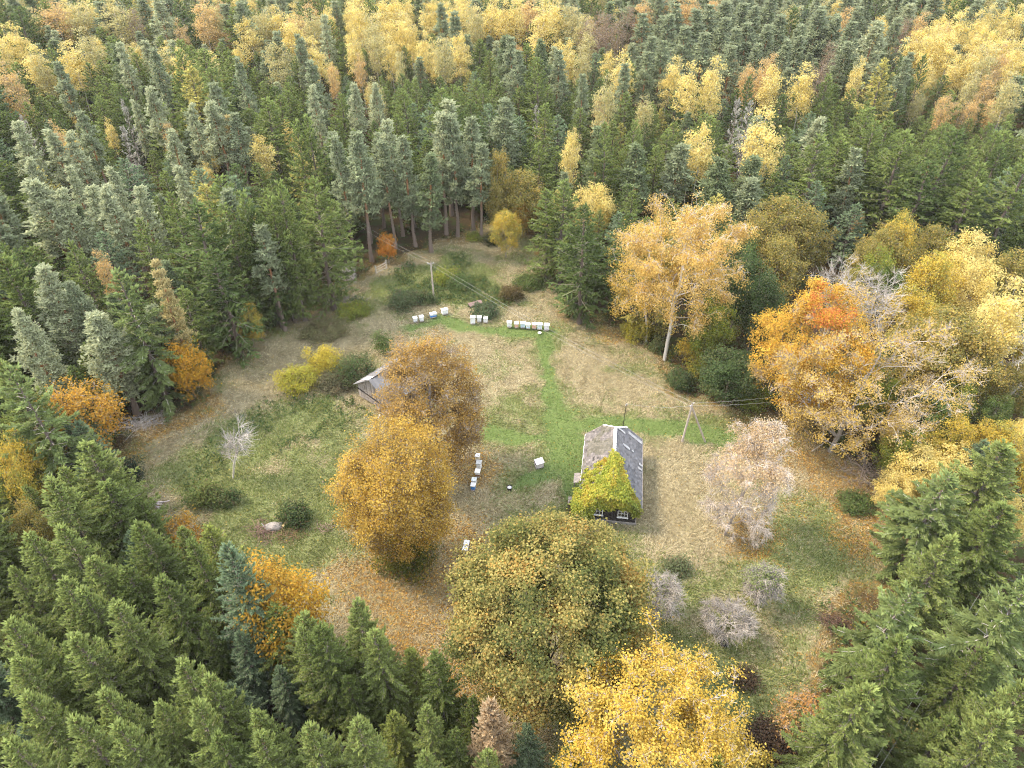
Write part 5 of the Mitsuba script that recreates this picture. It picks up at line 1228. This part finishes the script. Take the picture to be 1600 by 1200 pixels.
put(k, 'lid', box(1.0, 0.98, 0.07, (0.05, 0, 0.74), ry=-0.16, bev=0.01), 'paint_material', m, color=np.array((0.75, 0.72, 0.75))); put(k, 'gap', box(0.02, 0.8, 0.16, (-0.485, 0, 0.5)), 'black_rubber', m)
p = at(843, 521)
put(thing('water_dish', 'small pale dish in the grass in front of the row of seven beehives', 'dish'), 'bowl', trimesh.creation.revolve(np.array([(0.001, 0.0), (0.2, 0.0), (0.3, 0.16), (0.27, 0.16), (0.18, 0.03), (0.001, 0.03)]), sections=16).apply_translation(p), 'white_trim')

# --- poles, wires, gate
def insulator(p):
    m_ = trimesh.creation.revolve(np.array([(0.001, 0), (0.05, 0.0), (0.035, 0.05), (0.06, 0.08), (0.045, 0.15), (0.001, 0.17)]), sections=10); m_.apply_translation(p); return m_


P1 = at(678, 467)
k = thing('power_pole', 'single weathered wooden power pole in the overgrown far meadow', 'pole')
put(k, 'post', rod(P1 - [0, 0, 0.2], P1 + [-0.05, 0, 6.6], 0.15, 0.11, 10), 'pole_wood'); put(k, 'crossarm', bar(P1 + [-0.55, 0.1, 6.3], P1 + [0.45, -0.1, 6.5], 0.09), 'metal_grey')
T1 = [P1 + [-0.5, 0.1, 6.45], P1 + [0.4, -0.1, 6.65]]
for q in T1: put(k, 'insulator', insulator(q - [0, 0, 0.08]), 'white_trim')
A1_, A2_ = at(1065, 692), at(1103, 691); AP = A1_ + [0.35, 0, 6.0]
k = thing('power_pole', 'A-shaped wooden power pole right of the cottage', 'pole')
put(k, 'leg', rod(A1_ - [0, 0, 0.2], AP, 0.14, 0.11, 10), 'pole_wood'); put(k, 'leg', rod(A2_ - [0, 0, 0.2], AP - [-0.1, 0, 0.35], 0.13, 0.10, 10), 'pole_wood')
put(k, 'cap', rod(AP - [0, 0, 0.3], AP + [0, 0, 0.3], 0.13, 0.11, 10), 'pole_wood'); T2 = [AP + [-0.25, -0.2, 0.12], AP + [0.25, 0.2, 0.22]]
for q in T2: put(k, 'insulator', insulator(q - [0, 0, 0.05]), 'white_trim')
put(k, 'bracket', bar(AP + [-0.3, -0.25, 0.05], AP + [0.3, 0.25, 0.15], 0.06), 'metal_grey')
MB_ = at(973, 668); MT = MB_ + [0.1, 0, 3.9]
k = thing('service_mast', 'thin dark service mast with white insulators behind the cottage', 'pole')
put(k, 'post', rod(MB_, MT, 0.05, 0.04), 'dark_log'); put(k, 'insulator', insulator(MT + [0.05, 0, -0.1]), 'white_trim'); put(k, 'insulator', insulator(MT + [-0.07, 0, -0.3]), 'white_trim')
put(k, 'bracket', bar(MT + [-0.12, 0, -0.12], MT + [0.12, 0, -0.12], 0.04), 'metal_grey')


def wire(a, b, sag_, label):
    t = np.linspace(0, 1, 15); P_ = np.array(a)[None] * (1 - t[:, None]) + np.array(b)[None] * t[:, None]; P_[:, 2] -= 4 * sag_ * t * (1 - t)
    w_ = MB(); tubes(w_, P_[None], np.full((1, 15), 0.014), 5, np.array([1, 1, 1.0])); v_, f_, _ = w_.arrays()
    key = numbered('overhead_wire'); scene[key] = mikit.ply((v_, f_), 'wire_material'); tag(key, label, 'wire')


WL_ = at(560, 352, 6.5)
wire(T1[0], T2[0], 0.7, 'left power wire from the single pole to the A-shaped pole'); wire(T1[1], T2[1], 0.7, 'right power wire from the single pole to the A-shaped pole')
wire(T1[0], WL_, 0.4, 'left power wire from the single pole into the pine forest'); wire(T1[1], WL_ + [0.9, 0.2, 0.1], 0.4, 'right power wire from the single pole into the pine forest')
wire(T2[0], at(1262, 622, 5.4), 0.3, 'lower power wire from the A-shaped pole to the right'); wire(T2[1], at(1268, 612, 5.6), 0.3, 'upper power wire from the A-shaped pole to the right')
wire(T2[0], MT + [0.05, 0, 0], 0.35, 'service wire from the A-shaped pole to the mast behind the cottage')
wire(at(1325, 1255, 5.5), at(1545, 905, 5.5), 0.3, 'left power wire in the dark forest lane at lower right'); wire(at(1340, 1255, 5.5), at(1560, 905, 5.5), 0.3, 'right power wire in the dark forest lane at lower right')
G0, G1 = at(588, 429), at(604.5, 420)
k = thing('wooden_gate', 'pale wooden field gate with three rails at the edge of the pine forest', 'gate')
for q, hq in ((G0, 1.75), (G1, 1.7)): put(k, 'post', box(0.16, 0.16, hq, q, bev=0.02), 'paint_material', color=np.array([0.48, 0.45, 0.41]))
for z in (0.35, 0.85, 1.3): put(k, 'rail', bar(G0 + [0, -0.1, z], G1 + [0.1, -0.1, z + 0.05], 0.05, 0.12), 'paint_material', color=np.array([0.5, 0.47, 0.43]))
# --- odds and ends on the ground
def sticks(mb, c, n_, spread, ln, seed, col, r=0.03):
    g_ = np.random.default_rng(seed)
    a = np.array(c) + np.c_[g_.normal(0, 1, (n_, 2)) * spread, np.abs(g_.normal(0, 0.2, n_))]
    th = g_.uniform(0, 2 * np.pi, n_); d = unit(np.c_[np.cos(th), np.sin(th), g_.normal(0.05, 0.22, n_)]) * ln * g_.uniform(0.4, 1.2, (n_, 1))
    b = a + d * 0.5 + g_.normal(0, 0.1, (n_, 3)); e = a + d; e[:, 2] = np.maximum(e[:, 2], 0.03); b[:, 2] = np.maximum(b[:, 2], 0.04)
    tubes(mb, np.stack([a, b, e], 1), np.array([[r, r * 0.8, r * 0.4]]).repeat(n_, 0), 4, np.array(col) * g_.uniform(0.6, 1.3, (n_, 1)))


def pile(px, py, n_, spread, ln, seed, col, label, r=0.03):
    mb = MB(); sticks(mb, at(px, py), n_, spread, ln, seed, col, r); v_, f_, c_ = mb.arrays()
    key = numbered('brush_pile'); scene[key + '__stick'] = mikit.ply((v_, f_), 'bark_material', color=c_); tag(key, label, 'brush pile'); labels[key + '__stick'] = {'kind': 'stuff'}


pile(412, 832, 150, np.array([0.9, 0.6]), 1.3, 61, (0.25, 0.17, 0.14), 'reddish-brown brush pile in the lower left meadow')
pile(452, 836, 90, np.array([0.9, 0.5]), 1.0, 62, (0.22, 0.14, 0.09), 'brown twiggy heap right of the boulder in the lower left meadow')
pile(508, 826, 50, np.array([0.5, 0.35]), 0.7, 63, (0.30, 0.22, 0.18), 'small heap of twigs left of the big orange maple')
pile(1300, 972, 120, np.array([0.6, 0.5]), 1.0, 64, (0.14, 0.09, 0.07), 'dark brown heap beside the wide spruce at lower right')
pile(522, 470, 170, np.array([2.2, 0.8]), 1.6, 65, (0.32, 0.28, 0.25), 'grey brushwood along the left forest edge beyond the yellow bushes')
pile(455, 496, 150, np.array([2.0, 0.9]), 1.5, 66, (0.28, 0.23, 0.19), 'brown-grey brushwood at the foot of the big dark spruces')
pile(222, 662, 160, np.array([1.2, 0.9]), 2.0, 67, (0.48, 0.45, 0.43), 'pale dead branches under the spruce with drooping grey branches', 0.035)
pile(1360, 742, 160, np.array([1.8, 1.2]), 2.2, 68, (0.28, 0.23, 0.20), 'fallen dark branches under the half-bare tree', 0.04)
st_ = trimesh.creation.icosphere(3, 0.8); st_.vertices *= [1.25, 0.8, 0.62]; st_.vertices += (meshkit.fbm(st_.vertices * 1.5, 4, 3)[:, None] - 0.5) * 0.5 * unit(st_.vertices); st_.apply_translation(at(429, 825) + [0, 0, 0.15])
key = numbered('boulder'); scene[key] = mikit.ply(st_, 'stone', smooth=60); tag(key, 'pale grey boulder in the brush heap of the lower left meadow', 'boulder')
k = thing('sawn_log', 'sawn log with a bright yellow cut end beside the boulder', 'log'); a = at(443, 826) + [0, 0, 0.2]; b = at(452, 817) + [0, 0, 0.45]
put(k, 'bark', rod(a, b, 0.22, 0.2, 12), 'paint_material', color=np.array([0.42, 0.33, 0.16])); e_ = trimesh.creation.cylinder(0.2, 0.02, sections=14); e_.apply_transform(trimesh.geometry.align_vectors([0, 0, 1], unit(b - a))); e_.apply_translation(b)
put(k, 'cut_end', e_, 'paint_material', color=np.array([0.60, 0.46, 0.18]))
key = numbered('white_stake'); scene[key] = mikit.ply(rod(at(415, 826), at(415, 826) + [-0.25, 0, 0.9], 0.05), 'white_trim'); tag(key, 'short white stake in the brush pile of the lower left meadow', 'stake')
k = thing('plank_pile', 'loose pile of grey planks at the left edge of the meadow', 'planks')
for i in range(9):
    q = at(240 + gb.normal(0, 7), 790 + gb.normal(0, 2)); put(k, 'plank', box(gb.uniform(1.4, 2.4), 0.13, 0.04, (q[0], q[1], 0.06 + 0.05 * i), rz=gb.normal(0.1, 0.35), ry=gb.normal(0, 0.05)), 'paint_material', color=np.array([0.38, 0.33, 0.32]) * gb.uniform(0.7, 1.2))
k = thing('wooden_cover', 'weathered reddish-brown board cover lying behind the three white beehives', 'boards')
q = at(743, 478); m = T().translate(q.tolist()).rotate([0, 0, 1], 28)
for i in range(4): put(k, 'board', box(2.3, 0.2, 0.04, (0, -0.32 + 0.21 * i, 0.42 + 0.05 * i), rx=0.28), 'paint_material', m, color=np.array([0.24, 0.165, 0.15]) * gb.uniform(0.8, 1.2))
for x in (-1, 1): put(k, 'frame', box(0.12, 0.8, 0.4, (x, 0, 0)), 'dark_log', m)
k = thing('tyre', 'black tyre leaning at the foot of the low bare apple tree', 'tyre')
to = trimesh.creation.torus(0.27, 0.11, major_sections=32, minor_sections=12); to.apply_transform(trimesh.transformations.rotation_matrix(math.radians(52), [1, 0, 0.25])); to.apply_translation(at(1131, 1007) + [0, 0, 0.28])
put(k, 'casing', to, 'black_rubber', smooth=True)
tr_ = trimesh.creation.annulus(0.36, 0.385, 0.14, sections=32); tr_.apply_transform(trimesh.transformations.rotation_matrix(math.radians(52), [1, 0, 0.25])); tr_.apply_translation(at(1131, 1007) + [0, 0, 0.28]); put(k, 'tread', tr_, 'black_rubber')
key = numbered('fallen_pole'); scene[key] = mikit.ply(bar(at(1267, 707) + [0, 0, 0.15], at(1292, 694) + [0, 0, 0.7], 0.1), 'pole_wood'); tag(key, 'pale pole leaning under the half-bare tree at its left', 'pole')
